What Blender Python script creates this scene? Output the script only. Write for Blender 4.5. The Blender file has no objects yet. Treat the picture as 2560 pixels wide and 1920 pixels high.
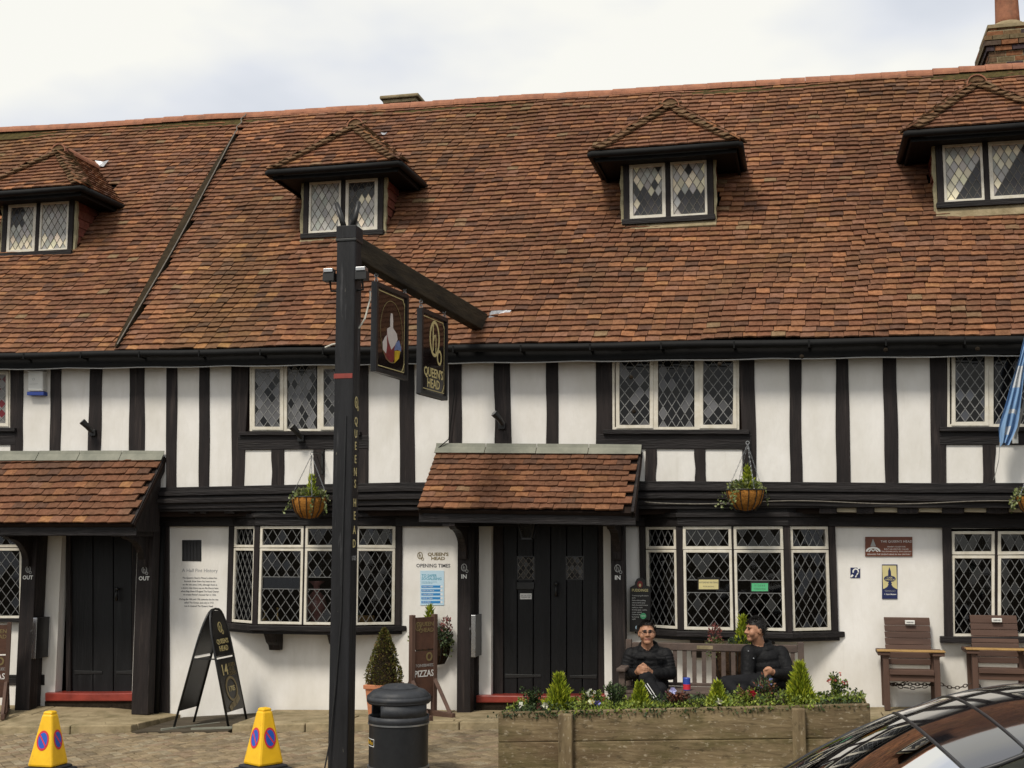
import bpy, bmesh, math, random
from mathutils import Vector, Matrix, noise, Quaternion
random.seed(7)
R = math.radians
scene = bpy.context.scene
# ------------------------------------------------------------------ camera
F, CX, CY = 3125.0, 1280.0, 960.0            # focal length and centre in photo pixels (2560 wide)
PITCH, YAW = R(7.07), R(13.0)
CAM = Vector((0.0, -14.07, 1.925))
FW = Vector((-math.sin(YAW)*math.cos(PITCH), math.cos(YAW)*math.cos(PITCH), math.sin(PITCH)))
RT = Vector((math.cos(YAW), math.sin(YAW), 0))
UP = RT.cross(FW)
cd = bpy.data.cameras.new('camera'); cam = bpy.data.objects.new('camera', cd)
scene.collection.objects.link(cam); scene.camera = cam
cd.sensor_width = 36; cd.lens = 36*F/2560; cd.clip_start = .1; cd.clip_end = 2000
m3 = Matrix((RT, UP, -FW)).transposed()
cam.matrix_world = Matrix.Translation(CAM) @ m3.to_4x4()
# ------------------------------------------------------------------ sky
SUN_EL, SUN_AZ = R(52), R(200)               # azimuth from +Y clockwise: sun over the viewer's shoulder, veiled
w = bpy.data.worlds.new('World'); scene.world = w; w.use_nodes = True
nt = w.node_tree; nt.nodes.clear()
def N(t, typ, **kw):
    n = t.nodes.new(typ)
    for k, v in kw.items(): setattr(n, k, v)
    return n
wo = N(nt, 'ShaderNodeOutputWorld'); bg = N(nt, 'ShaderNodeBackground'); bg.inputs['Strength'].default_value = .1
sky = N(nt, 'ShaderNodeTexSky', sky_type='NISHITA', sun_disc=False, sun_elevation=SUN_EL, sun_rotation=SUN_AZ)
tc = N(nt, 'ShaderNodeTexCoord'); mp = N(nt, 'ShaderNodeMapping'); mp.inputs['Scale'].default_value = (1.0, 1.0, 2.2)
mp.inputs['Location'].default_value = (5.5, 2.2, .3)
nz = N(nt, 'ShaderNodeTexNoise'); nz.inputs['Scale'].default_value = 2.0; nz.inputs['Detail'].default_value = 5; nz.inputs['Roughness'].default_value = .5
nt.links.new(tc.outputs['Generated'], mp.inputs['Vector']); nt.links.new(mp.outputs['Vector'], nz.inputs['Vector'])
cr = N(nt, 'ShaderNodeValToRGB'); e = cr.color_ramp.elements
e[0].position = .37; e[0].color = (.64, .68, .75, 1); e[1].position = .57; e[1].color = (1, .985, .91, 1)
mid = cr.color_ramp.elements.new(.47); mid.color = (.80, .82, .86, 1)
nt.links.new(nz.outputs['Fac'], cr.inputs['Fac'])
sc = N(nt, 'ShaderNodeVectorMath', operation='SCALE'); sc.inputs['Scale'].default_value = 7.6
nt.links.new(cr.outputs['Color'], sc.inputs[0])
mx = N(nt, 'ShaderNodeMix', data_type='RGBA'); mx.inputs['Factor'].default_value = .92
nt.links.new(sky.outputs['Color'], mx.inputs['A']); nt.links.new(sc.outputs['Vector'], mx.inputs['B'])
nt.links.new(mx.outputs['Result'], bg.inputs['Color']); nt.links.new(bg.outputs['Background'], wo.inputs['Surface'])
# ------------------------------------------------------------------ sun and exposure
sl = bpy.data.lights.new('sun', 'SUN'); sl.energy = 2.1; sl.angle = R(12); sl.color = (1, .93, .82)
so = bpy.data.objects.new('sun', sl); scene.collection.objects.link(so)
sd = Vector((math.sin(SUN_AZ)*math.cos(SUN_EL), math.cos(SUN_AZ)*math.cos(SUN_EL), math.sin(SUN_EL)))
so.rotation_euler = sd.to_track_quat('Z', 'Y').to_euler(); so.location = (0, -20, 25)
vs = scene.view_settings
vs.view_transform = 'Standard'; vs.look = 'None'; vs.exposure = .42; vs.gamma = 1; vs.use_curve_mapping = False
scene.cycles.max_bounces = 6; scene.cycles.transparent_max_bounces = 8
# ------------------------------------------------------------------ photo pixel -> place
def ray(px, py): return FW + RT*((px-CX)/F) + UP*((CY-py)/F)
def at(px, py, Y):
    d = ray(px, py); return CAM + d*((Y-CAM.y)/d.y)
def proj(p):
    q = Vector(p)-CAM; w_ = q.dot(FW); return (CX+F*q.dot(RT)/w_, CY-F*q.dot(UP)/w_)
def lerp(a, b, t): return a+(b-a)*t
def plin(x, pts):
    if x <= pts[0][0]: return pts[0][1]
    for (a, b), (c, d) in zip(pts, pts[1:]):
        if x <= c: return lerp(b, d, (x-a)/(c-a))
    return pts[-1][1]
# ------------------------------------------------------------------ materials
MATS = {}
def mat(name, col, rough=.7, spec=.4, noise_amt=.15, noise_scale=8, bump=.0, bump_scale=40, metal=0, col2=None,
        attr=False, stretch=None, coat=0, emit=None):
    m = bpy.data.materials.new(name); m.use_nodes = True; t = m.node_tree; b = t.nodes['Principled BSDF']
    b.inputs['Roughness'].default_value = rough; b.inputs['Specular IOR Level'].default_value = spec
    b.inputs['Metallic'].default_value = metal; b.inputs['Coat Weight'].default_value = coat
    tcn = N(t, 'ShaderNodeTexCoord'); mpn = N(t, 'ShaderNodeMapping')
    geo = N(t, 'ShaderNodeNewGeometry')
    t.links.new(geo.outputs['Position'], mpn.inputs['Vector'])
    if stretch: mpn.inputs['Scale'].default_value = stretch
    n1 = N(t, 'ShaderNodeTexNoise'); n1.inputs['Scale'].default_value = noise_scale; n1.inputs['Detail'].default_value = 6
    n1.inputs['Roughness'].default_value = .62
    t.links.new(mpn.outputs['Vector'], n1.inputs['Vector'])
    c1 = tuple(col)+(1,); c2 = tuple(col2)+(1,) if col2 else tuple(max(0, c*(1-noise_amt*2)) for c in col)+(1,)
    mixn = N(t, 'ShaderNodeMix', data_type='RGBA')
    mr = N(t, 'ShaderNodeMapRange'); mr.inputs['From Min'].default_value = .35; mr.inputs['From Max'].default_value = .68
    t.links.new(n1.outputs['Fac'], mr.inputs['Value']); t.links.new(mr.outputs['Result'], mixn.inputs['Factor'])
    mixn.inputs['A'].default_value = c1; mixn.inputs['B'].default_value = c2
    out = mixn.outputs['Result']
    if attr:
        at_ = N(t, 'ShaderNodeAttribute', attribute_name='tone'); mul = N(t, 'ShaderNodeMix', data_type='RGBA', blend_type='MULTIPLY')
        mul.inputs['Factor'].default_value = 1
        t.links.new(out, mul.inputs['A']); t.links.new(at_.outputs['Color'], mul.inputs['B']); out = mul.outputs['Result']
    t.links.new(out, b.inputs['Base Color'])
    if bump:
        n2 = N(t, 'ShaderNodeTexNoise'); n2.inputs['Scale'].default_value = bump_scale; n2.inputs['Detail'].default_value = 5
        t.links.new(mpn.outputs['Vector'], n2.inputs['Vector'])
        bp = N(t, 'ShaderNodeBump'); bp.inputs['Strength'].default_value = bump; bp.inputs['Distance'].default_value = .01
        t.links.new(n2.outputs['Fac'], bp.inputs['Height']); t.links.new(bp.outputs['Normal'], b.inputs['Normal'])
    if emit: b.inputs['Emission Color'].default_value = tuple(emit)+(1,); b.inputs['Emission Strength'].default_value = 1
    MATS[name] = m; return m
mat('plaster', (.82, .80, .765), .85, .2, .05, 2.2, .5, 16, col2=(.69, .665, .61), stretch=(1, 1, .45))
mat('cream_plaster', (.62, .56, .42), .85, .2, .1, 3)
mat('timber', (.024, .018, .017), .62, .25, .3, 14, .9, 60, stretch=(1, 1, .10), col2=(.010, .008, .008))
mat('timber_h', (.018, .015, .015), .6, .25, .3, 14, .8, 60, stretch=(.10, 1, 1), col2=(.008, .007, .007))
mat('gloss_black', (.014, .013, .014), .32, .5, .3, 6, .1, 30)
mat('door_black', (.008, .008, .009), .5, .3, .3, 10, .4, 50, stretch=(1, 1, .1))
mat('frame_white', (.74, .70, .61), .45, .4, .08, 12, .1, 60, col2=(.62, .57, .46))
mat('lead', (.18, .18, .175), .5, .4, .2, 30)
mat('lead_fine', (.30, .30, .29), .5, .4, .2, 30)
mat('lead_old', (.19, .17, .14), .6, .4, .25, 25)
mat('lead_sheet', (.25, .25, .20), .6, .3, .2, 5, .3, 12, col2=(.17, .175, .14))
mat('tile', (1, 1, 1), .82, .25, .2, 22, .5, 55, attr=True, col2=(.60, .55, .50))
mat('ridge_tile', (.37, .165, .095), .85, .2, .2, 9, .4, 50, col2=(.24, .105, .065))
mat('bonnet_tile', (.175, .098, .055), .92, .15, .3, 10, .6, 40, col2=(.085, .058, .026))
mat('moss', (.095, .075, .028), .95, .1, .3, 18, .8, 30, col2=(.045, .034, .016))
mat('under_roof', (.03, .02, .016), .9, .1, .2, 5)
mat('gutter', (.007, .007, .007), .65, .18, .2, 10)
mat('valley_shade', (.045, .032, .018), .95, .1, .3, 9, .6, 25, col2=(.02, .015, .009))  # roof seam, darkened to paint in the shadow of the step
mat('wood_stain', (.105, .05, .032), .7, .3, .3, 8, .4, 35, stretch=(.15, 1, 1), col2=(.065, .032, .022))
mat('wood_brown', (.115, .066, .048), .7, .25, .25, 8, .3, 40, stretch=(.15, 1, 1), col2=(.072, .043, .033))
mat('wood_brown_v', (.115, .066, .048), .7, .25, .25, 8, .3, 40, stretch=(1, 1, .15), col2=(.072, .043, .033))
mat('wood_yellow', (.45, .28, .10), .7, .3, .2, 8, .3, 40, col2=(.32, .19, .07))
mat('wood_bench', (.115, .082, .066), .75, .3, .25, 9, .4, 40, col2=(.075, .056, .048))
mat('beam_wood', (.058, .045, .029), .9, .15, .3, 9, .9, 40, stretch=(1, .15, 1), col2=(.02, .017, .013))
mat('post_paint', (.016, .016, .018), .55, .3, .3, 9, .8, 40, stretch=(1, 1, .12), col2=(.007, .007, .008))
mat('red_paint', (.30, .045, .03), .35, .5, .2, 6, .1, 30)
mat('stone', (.36, .29, .18), .9, .2, .25, 5, .6, 30, col2=(.22, .175, .10))
mat('paver', (1, 1, 1), .92, .15, .2, 9, .6, 50, attr=True, col2=(.55, .53, .48))
mat('ground', (.055, .045, .028), .95, .1, .2, 8, .5, 40)
mat('cellar', (.095, .078, .056), .9, .1, .25, 9, .4, 30, stretch=(.2, 1, 1))
mat('bin_black', (.013, .014, .016), .42, .45, .2, 20, .08, 120)
mat('bin_grey', (.034, .037, .043), .55, .4, .15, 25, .1, 150)
mat('steel', (.45, .46, .47), .32, .5, .1, 20, metal=.9)
mat('chrome', (.75, .76, .78), .18, .5, .05, 20, metal=1)
mat('cone_yellow', (.88, .52, .015), .45, .4, .08, 10, .05, 60, col2=(.78, .44, .01))
mat('rubber', (.03, .03, .035), .7, .3, .2, 20, .2, 60)
mat('sign_red', (.60, .03, .05), .5, .4, .05, 5)
mat('sign_blue', (.02, .10, .48), .5, .4, .05, 5)
mat('terracotta', (.55, .22, .11), .7, .3, .15, 8, .1, 40)
mat('coir', (.38, .17, .035), .95, .1, .3, 30, .9, 60, col2=(.19, .08, .02))
mat('coir_dark', (.06, .035, .02), .95, .1, .3, 30, .9, 60)
mat('leaf', (1, 1, 1), .6, .3, .2, 30, attr=True, col2=(.6, .6, .5))
mat('soil', (.03, .022, .015), .95, .1, .3, 20, .8, 40)
mat('brick', (1, 1, 1), .9, .15, .2, 20, .5, 50, attr=True, col2=(.55, .5, .45))
mat('mortar', (.36, .32, .2), .9, .1, .2, 10, .4, 40)
mat('gold', (.62, .52, .25), .5, .5, .1, 30, col2=(.52, .43, .19))
mat('gold_dark', (.20, .15, .06), .5, .5, .1, 30)
mat('white_paint', (.78, .78, .75), .6, .3, .05, 10)
mat('grey_paint', (.36, .36, .35), .6, .3, .05, 10)
mat('ink', (.10, .10, .11), .7, .2, .05, 10)
mat('ink_faint', (.34, .345, .35), .7, .2, .05, 10)
mat('navy', (.012, .02, .09), .45, .4, .1, 10)
mat('pale_yellow', (.62, .54, .26), .5, .4, .05, 10)
mat('plaque_brown', (.16, .05, .025), .5, .4, .08, 10)
mat('poster_blue', (.50, .68, .80), .6, .3, .05, 3)
mat('poster_band', (.03, .22, .52), .6, .3, .05, 5)
mat('poster_teal', (.12, .36, .48), .6, .3, .05, 5)
mat('green_card', (.10, .48, .22), .5, .4, .05, 5)
mat('blue_plastic', (.03, .07, .36), .4, .5, .05, 5)
mat('white_plastic', (.72, .72, .68), .45, .4, .04, 8)
mat('sign_board', (.016, .010, .009), .10, .5, .2, 6, coat=.3)
mat('sign_frame', (.016, .015, .016), .4, .5, .2, 10)
mat('chalk', (.018, .016, .015), .4, .4, .2, 8)
mat('paint_skin', (.62, .56, .52), .5, .3, .05, 20)
mat('paint_red', (.22, .03, .03), .5, .3, .2, 20)
mat('paint_yellow', (.62, .40, .02), .5, .3, .2, 20)
mat('paint_blue', (.16, .22, .42), .5, .3, .2, 20)
mat('metal_black', (.012, .012, .012), .45, .5, .2, 20)
mat('chain', (.07, .05, .04), .6, .4, .3, 40, metal=.5)
mat('cable_white', (.62, .60, .52), .5, .4, .05, 10)
mat('foil', (.55, .56, .58), .35, .5, .3, 14, .8, 14, metal=.5)
mat('flag_blue', (.27, .44, .68), .85, .1, .1, 6)
mat('flag_white', (.72, .74, .76), .8, .2, .08, 6)
mat('room', (.035, .026, .022), .9, .1, .3, 3)
mat('curtain', (.12, .115, .12), .9, .1, .3, 6, stretch=(6, 6, .3))
mat('room_red', (.25, .02, .03), .8, .2, .2, 5)
mat('pink_glass', (.42, .19, .17), .2, .5, .2, 8)
mat('brass', (.45, .30, .10), .3, .5, .1, 20, metal=.9)
mat('skin', (.42, .215, .13), .5, .35, .08, 30, .1, 80, col2=(.36, .18, .105))
mat('lips', (.30, .12, .085), .5, .35, .05, 30)
mat('eye', (.03, .02, .018), .2, .5, 0, 30)
mat('hair', (.012, .010, .009), .45, .4, .2, 60, .6, 120)
mat('jacket', (.009, .009, .010), .65, .2, .2, 16, .8, 34)
mat('shirt', (.36, .24, .22), .8, .2, .1, 20)
mat('trousers', (.012, .012, .014), .85, .2, .2, 14, .4, 30)
mat('shoe', (.015, .014, .014), .4, .4, .1, 20)
mat('car_paint', (.012, .011, .013), .06, .5, 0, 10, coat=1)
mat('car_trim', (.02, .02, .022), .35, .5, 0, 10)
mat('car_light', (.55, .56, .58), .1, .6, 0, 10)
def glass_mat(name, col, alpha, rough=.03, attr=False):
    m = bpy.data.materials.new(name); m.use_nodes = True; t = m.node_tree; b = t.nodes['Principled BSDF']
    b.inputs['Base Color'].default_value = tuple(col)+(1,); b.inputs['Roughness'].default_value = rough
    b.inputs['Specular IOR Level'].default_value = .22 if attr else .5
    if attr:
        a = N(t, 'ShaderNodeAttribute', attribute_name='tone'); t.links.new(a.outputs['Color'], b.inputs['Base Color'])
    if alpha < 1:
        tr = N(t, 'ShaderNodeBsdfTransparent'); tr.inputs['Color'].default_value = tuple(min(1, .6+c) for c in col)+(1,)
        gl = N(t, 'ShaderNodeBsdfGlossy'); gl.inputs['Roughness'].default_value = rough
        fr = N(t, 'ShaderNodeFresnel'); fr.inputs['IOR'].default_value = 1.5
        ms = N(t, 'ShaderNodeMixShader'); t.links.new(fr.outputs['Fac'], ms.inputs['Fac'])
        t.links.new(tr.outputs['BSDF'], ms.inputs[1]); t.links.new(gl.outputs['BSDF'], ms.inputs[2])
        t.links.new(ms.outputs['Shader'], t.nodes['Material Output'].inputs['Surface'])
    MATS[name] = m; return m
def stained_wood(name, stretch):
    m = mat(name, (.245, .188, .108), .9, .12, .3, 9, .9, 34, stretch=stretch, col2=(.108, .080, .046)); t = m.node_tree; b = t.nodes['Principled BSDF']
    src = b.inputs['Base Color'].links[0].from_socket; geo = N(t, 'ShaderNodeNewGeometry')
    for sc_, lo, hi, col, k in ((1.5, .47, .66, (.070, .042, .024, 1), .85), (4.5, .50, .64, (.095, .080, .035, 1), .7), (16, .56, .70, (.045, .035, .02, 1), .8), (38, .57, .66, (.40, .345, .25, 1), .55)):
        n_ = N(t, 'ShaderNodeTexNoise'); n_.inputs['Scale'].default_value = sc_; n_.inputs['Detail'].default_value = 7; n_.inputs['Roughness'].default_value = .65
        mp_ = N(t, 'ShaderNodeMapping'); mp_.inputs['Scale'].default_value = tuple(1 if v == 1 else .45 for v in stretch); mp_.inputs['Location'].default_value = (sc_, 0, 0)
        t.links.new(geo.outputs['Position'], mp_.inputs['Vector']); t.links.new(mp_.outputs['Vector'], n_.inputs['Vector'])
        r_ = N(t, 'ShaderNodeMapRange'); r_.inputs['From Min'].default_value = lo; r_.inputs['From Max'].default_value = hi; r_.inputs['To Max'].default_value = k
        mx_ = N(t, 'ShaderNodeMix', data_type='RGBA'); mx_.inputs['B'].default_value = col
        t.links.new(n_.outputs['Fac'], r_.inputs['Value']); t.links.new(r_.outputs['Result'], mx_.inputs['Factor']); t.links.new(src, mx_.inputs['A']); src = mx_.outputs['Result']
    t.links.new(src, b.inputs['Base Color'])
def layer(name, scale, stretch, lo, hi, col, k):          # wear and dirt over a paint or stone
    t = MATS[name].node_tree; b = t.nodes['Principled BSDF']; src = b.inputs['Base Color'].links[0].from_socket; geo = N(t, 'ShaderNodeNewGeometry')
    n_ = N(t, 'ShaderNodeTexNoise'); n_.inputs['Scale'].default_value = scale; n_.inputs['Detail'].default_value = 8; n_.inputs['Roughness'].default_value = .68
    mp_ = N(t, 'ShaderNodeMapping'); mp_.inputs['Scale'].default_value = stretch; mp_.inputs['Location'].default_value = (scale*.37, scale, 0)
    t.links.new(geo.outputs['Position'], mp_.inputs['Vector']); t.links.new(mp_.outputs['Vector'], n_.inputs['Vector'])
    r_ = N(t, 'ShaderNodeMapRange'); r_.inputs['From Min'].default_value = lo; r_.inputs['From Max'].default_value = hi; r_.inputs['To Max'].default_value = k
    mx_ = N(t, 'ShaderNodeMix', data_type='RGBA'); mx_.inputs['B'].default_value = tuple(col)+(1,)
    t.links.new(n_.outputs['Fac'], r_.inputs['Value']); t.links.new(r_.outputs['Result'], mx_.inputs['Factor']); t.links.new(src, mx_.inputs['A']); t.links.new(mx_.outputs['Result'], b.inputs['Base Color'])
layer('plaster', 7, (1, 1, .07), .58, .74, (.58, .55, .49), .35); layer('plaster', 1.3, (1, 1, 1), .54, .70, (.70, .68, .63), .5); layer('plaster', 30, (1, 1, .5), .66, .74, (.45, .42, .37), .5)
layer('post_paint', 9, (1, 1, .10), .60, .70, (.075, .075, .078), .8); layer('post_paint', 26, (1, 1, .25), .67, .72, (.30, .28, .22), .7)
layer('timber', 16, (1, 1, .06), .55, .68, (.060, .046, .040), .7); layer('timber_h', 16, (.06, 1, 1), .58, .70, (.045, .038, .034), .6); layer('door_black', 10, (1, 1, .08), .58, .72, (.03, .03, .032), .6)
layer('tile', 1.1, (1, .8, .8), .52, .70, (.085, .055, .030), .45); layer('tile', 34, (1, 1, 1), .62, .70, (.26, .20, .13), .4); layer('tile', 5, (1, .35, .35), .58, .72, (.055, .036, .026), .5)
layer('cone_yellow', 7, (1, 1, .5), .55, .74, (.34, .20, .03), .55); layer('cone_yellow', 40, (1, 1, .4), .64, .72, (.12, .08, .03), .6)
layer('bin_black', 30, (1, 1, .3), .63, .72, (.07, .07, .07), .6); layer('bin_grey', 12, (1, 1, 1), .55, .72, (.085, .082, .075), .5)
layer('stone', 3.5, (1, 1, 1), .50, .68, (.12, .105, .05), .6); layer('paver', 1.2, (1, 1, 1), .50, .68, (.10, .085, .055), .5); layer('ridge_tile', 5, (1, 1, 1), .56, .70, (.12, .075, .05), .6)
stained_wood('wood_grey', (.16, 1, 1)); stained_wood('wood_grey_v', (1, 1, .16))
mat('shoot', (.16, .24, .12), .6, .3, .1, 10)
glass_mat('pane_glass', (.20, .21, .22), .2)
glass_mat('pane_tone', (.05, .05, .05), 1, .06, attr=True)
glass_mat('car_glass', (.10, .16, .13), .2, .01)
glass_mat('spectacle_glass', (.3, .3, .3), .2, .01)
# ------------------------------------------------------------------ mesh builder
COL = scene.collection
ROOTLOC = {}
class MB:
    def __init__(s): s.v = []; s.f = []; s.m = []; s.c = []
    def add(s, vs_, fs, mi=0, col=(1, 1, 1)):
        o = len(s.v); s.v += [Vector(p) for p in vs_]
        for f in fs: s.f.append([i+o for i in f]); s.m.append(mi); s.c.append(col)
        return s
    def hexa(s, p, mi=0, col=(1, 1, 1)):      # bottom 4 then top 4, both counter-clockwise
        return s.add(p, [(3, 2, 1, 0), (4, 5, 6, 7), (0, 1, 5, 4), (1, 2, 6, 5), (2, 3, 7, 6), (3, 0, 4, 7)], mi, col)
    def box(s, lo, hi, mi=0, col=(1, 1, 1)):
        (a, b, c), (d, e_, f) = lo, hi
        return s.hexa([(a, b, c), (d, b, c), (d, e_, c), (a, e_, c), (a, b, f), (d, b, f), (d, e_, f), (a, e_, f)], mi, col)
    def obox(s, c, ax, ay, az, mi=0, col=(1, 1, 1)):
        c = Vector(c); ax = Vector(ax); ay = Vector(ay); az = Vector(az)
        return s.hexa([c-ax-ay-az, c+ax-ay-az, c+ax+ay-az, c-ax+ay-az, c-ax-ay+az, c+ax-ay+az, c+ax+ay+az, c-ax+ay+az], mi, col)
    def bar(s, a, b, w_, h, up=(0, 0, 1), mi=0, col=(1, 1, 1)):
        a = Vector(a); b = Vector(b); d = b-a; L = d.length; d.normalize(); u = Vector(up)
        sx = d.cross(u)
        if sx.length < 1e-4: sx = d.cross(Vector((1, 0, 0)))
        sx.normalize(); u = sx.cross(d)
        return s.obox((a+b)/2, d*(L/2), sx*(w_/2), u*(h/2), mi, col)
    def prism(s, poly, vec, mi=0, col=(1, 1, 1)):
        n = len(poly); vec = Vector(vec); poly = [Vector(p) for p in poly]
        return s.add(poly+[p+vec for p in poly], [tuple(range(n)), tuple(range(2*n-1, n-1, -1))] +
                     [(i, (i+1) % n, n+(i+1) % n, n+i) for i in range(n)], mi, col)
    def tube(s, path, r, n=8, mi=0, col=(1, 1, 1), closed=False):
        path = [Vector(p) for p in path]; k = len(path); rs = r if isinstance(r, (list, tuple)) else [r]*k
        vs_ = []; prev = None
        for i, p in enumerate(path):
            if closed: d = path[(i+1) % k]-path[i-1]
            else: d = path[min(i+1, k-1)]-path[max(i-1, 0)]
            d.normalize()
            if prev is None:
                u = d.cross(Vector((0, 0, 1)))
                if u.length < .05: u = d.cross(Vector((1, 0, 0)))
            else: u = prev-d*prev.dot(d)
            u.normalize(); prev = u; w_ = d.cross(u)
            vs_ += [p+(u*math.cos(2*math.pi*j/n)+w_*math.sin(2*math.pi*j/n))*rs[i] for j in range(n)]
        fs = []
        for i in range(k if closed else k-1):
            a = i*n; b = ((i+1) % k)*n
            fs += [(a+j, a+(j+1) % n, b+(j+1) % n, b+j) for j in range(n)]
        if not closed: fs += [tuple(range(n-1, -1, -1)), tuple(range((k-1)*n, k*n))]
        return s.add(vs_, fs, mi, col)
    def lathe(s, prof, c=(0, 0, 0), n=24, mi=0, a0=0, a1=2*math.pi, col=(1, 1, 1), cap=True):
        c = Vector(c); full = abs(a1-a0-2*math.pi) < 1e-6; k = n if full else n+1; vs_ = []
        for r, z in prof:
            vs_ += [c+Vector((r*math.cos(a0+(a1-a0)*j/n), r*math.sin(a0+(a1-a0)*j/n), z)) for j in range(k)]
        fs = []
        for i in range(len(prof)-1):
            for j in range(n):
                j2 = (j+1) % k; fs.append((i*k+j, i*k+j2, (i+1)*k+j2, (i+1)*k+j))
        if cap and full: fs += [tuple(range(k-1, -1, -1)), tuple(range((len(prof)-1)*k, len(prof)*k))]
        return s.add(vs_, fs, mi, col)
    def ell(s, c, r, nu=14, nv=9, mi=0, rot=None, col=(1, 1, 1)):
        c = Vector(c); r = r if isinstance(r, (tuple, list)) else (r, r, r); vs_ = []
        for i in range(nv+1):
            th = math.pi*i/nv
            for j in range(nu):
                ph = 2*math.pi*j/nu
                p = Vector((r[0]*math.sin(th)*math.cos(ph), r[1]*math.sin(th)*math.sin(ph), r[2]*math.cos(th)))
                if rot: p = rot @ p
                vs_.append(c+p)
        return s.add(vs_, [(i*nu+j, (i+1)*nu+j, (i+1)*nu+(j+1) % nu, i*nu+(j+1) % nu) for i in range(nv) for j in range(nu)], mi, col)
    def mesh(s, name, mats, off=Vector(), fix=True, smooth=False):
        me = bpy.data.meshes.new(name); me.from_pydata([p-off for p in s.v], [], s.f)
        mats = mats if isinstance(mats, (list, tuple)) else [mats]
        for k in mats: me.materials.append(MATS[k])
        if len(mats) > 1: me.polygons.foreach_set('material_index', s.m)
        if any(c != (1, 1, 1) for c in s.c):
            ca = me.color_attributes.new('tone', 'FLOAT_COLOR', 'CORNER'); buf = []
            for p, c in zip(me.polygons, s.c): buf += [c[0], c[1], c[2], 1.0]*p.loop_total
            ca.data.foreach_set('color', buf)
        if fix:
            bm = bmesh.new(); bm.from_mesh(me); bmesh.ops.remove_doubles(bm, verts=bm.verts, dist=1e-6)
            bmesh.ops.recalc_face_normals(bm, faces=bm.faces); bm.to_mesh(me); bm.free()
        if smooth:
            me.polygons.foreach_set('use_smooth', [True]*len(me.polygons))
        me.update(); return me
    def build(s, name, mats, parent=None, fix=True, smooth=False, bevel=0, kind=None, label=None):
        off = ROOTLOC.get(parent.name, Vector()) if parent else Vector()
        o = bpy.data.objects.new(name, s.mesh(name, mats, off, fix, smooth)); COL.objects.link(o)
        if parent: o.parent = parent; ROOTLOC[o.name] = off
        if bevel:
            b = o.modifiers.new('bevel', 'BEVEL'); b.width = bevel; b.segments = 2; b.limit_method = 'ANGLE'; b.angle_limit = R(40)
        if smooth == 'auto':
            o.modifiers.new('split', 'EDGE_SPLIT').split_angle = R(40)
        if kind: o['kind'] = kind
        if label: o['label'] = label
        return o
def tag(o, label, cat, group=None):
    o['label'] = label; o['category'] = cat
    if group: o['group'] = group
    return o
def thing(name, loc, label, cat, group=None):
    o = bpy.data.objects.new(name, None); COL.objects.link(o); o.location = loc; o.empty_display_size = .1
    ROOTLOC[o.name] = Vector(loc); return tag(o, label, cat, group)
def struct(o): o['kind'] = 'structure'; return o
def solo(mb, name, mats, loc, label, cat, group=None, **kw):   # a thing that is one mesh, origin at its base
    me = mb.mesh(name, mats, Vector(loc), kw.pop('fix', True), kw.pop('smooth', False))
    o = bpy.data.objects.new(name, me); COL.objects.link(o); o.location = loc; ROOTLOC[o.name] = Vector(loc)
    bevel = kw.pop('bevel', 0)
    if bevel:
        b = o.modifiers.new('bevel', 'BEVEL'); b.width = bevel; b.segments = 2; b.limit_method = 'ANGLE'
    return tag(o, label, cat, group)
def place(me, name, M, parent):           # share mesh data, world matrix M
    o = bpy.data.objects.new(name, me); COL.objects.link(o); o.parent = parent
    off = ROOTLOC.get(parent.name, Vector()); o.matrix_local = Matrix.Translation(-off) @ M; ROOTLOC[o.name] = off
    return o
def frame(o, x, up):                      # flat marks: local x = reading direction, local y = up, z towards the reader
    x = Vector(x).normalized(); up = Vector(up).normalized(); z = x.cross(up).normalized(); up = z.cross(x)
    return Matrix(((x.x, up.x, z.x, o[0]), (x.y, up.y, z.y, o[1]), (x.z, up.z, z.z, o[2]), (0, 0, 0, 1)))
def text_mesh(body, size, align='CENTER', extrude=.001, xs=1.0, bold=0, spacing=1.0, line=1.0):
    cu = bpy.data.curves.new('txt', 'FONT'); cu.body = body; cu.size = size; cu.align_x = align; cu.align_y = 'CENTER'
    cu.extrude = extrude; cu.offset = bold; cu.resolution_u = 2; cu.space_character = spacing; cu.space_line = line
    o = bpy.data.objects.new('txt', cu); COL.objects.link(o)
    dg = bpy.context.evaluated_depsgraph_get(); me = bpy.data.meshes.new_from_object(o.evaluated_get(dg), depsgraph=dg)
    bpy.data.objects.remove(o); bpy.data.curves.remove(cu)
    if xs != 1: me.transform(Matrix.Diagonal((xs, 1, 1, 1)))
    return me
def text(body, size, M, material, parent, name='lettering', **kw):
    me = text_mesh(body, size, **kw); me.materials.clear(); me.materials.append(MATS[material]); me.name = name
    return place(me, name, M, parent)
def fl(M, pts, z=0): return [M @ Vector((x, y, z)) for x, y in pts]
def oval(rx, ry, n=28, cx=0, cy=0): return [(cx+rx*math.cos(2*math.pi*i/n), cy+ry*math.sin(2*math.pi*i/n)) for i in range(n)]
def ring(mb, M, rx, ry, wd, cx=0, cy=0, z0=0, th=.002, n=28, mi=0, a0=0, a1=2*math.pi):
    k = n+1
    a = [(cx+(rx+wd/2)*math.cos(lerp(a0, a1, i/n)), cy+(ry+wd/2)*math.sin(lerp(a0, a1, i/n))) for i in range(k)]
    b = [(cx+(rx-wd/2)*math.cos(lerp(a0, a1, i/n)), cy+(ry-wd/2)*math.sin(lerp(a0, a1, i/n))) for i in range(k)]
    for i in range(n):
        mb.prism(fl(M, [a[i], a[i+1], b[i+1], b[i]], z0), M.to_3x3() @ Vector((0, 0, th)), mi)
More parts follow.
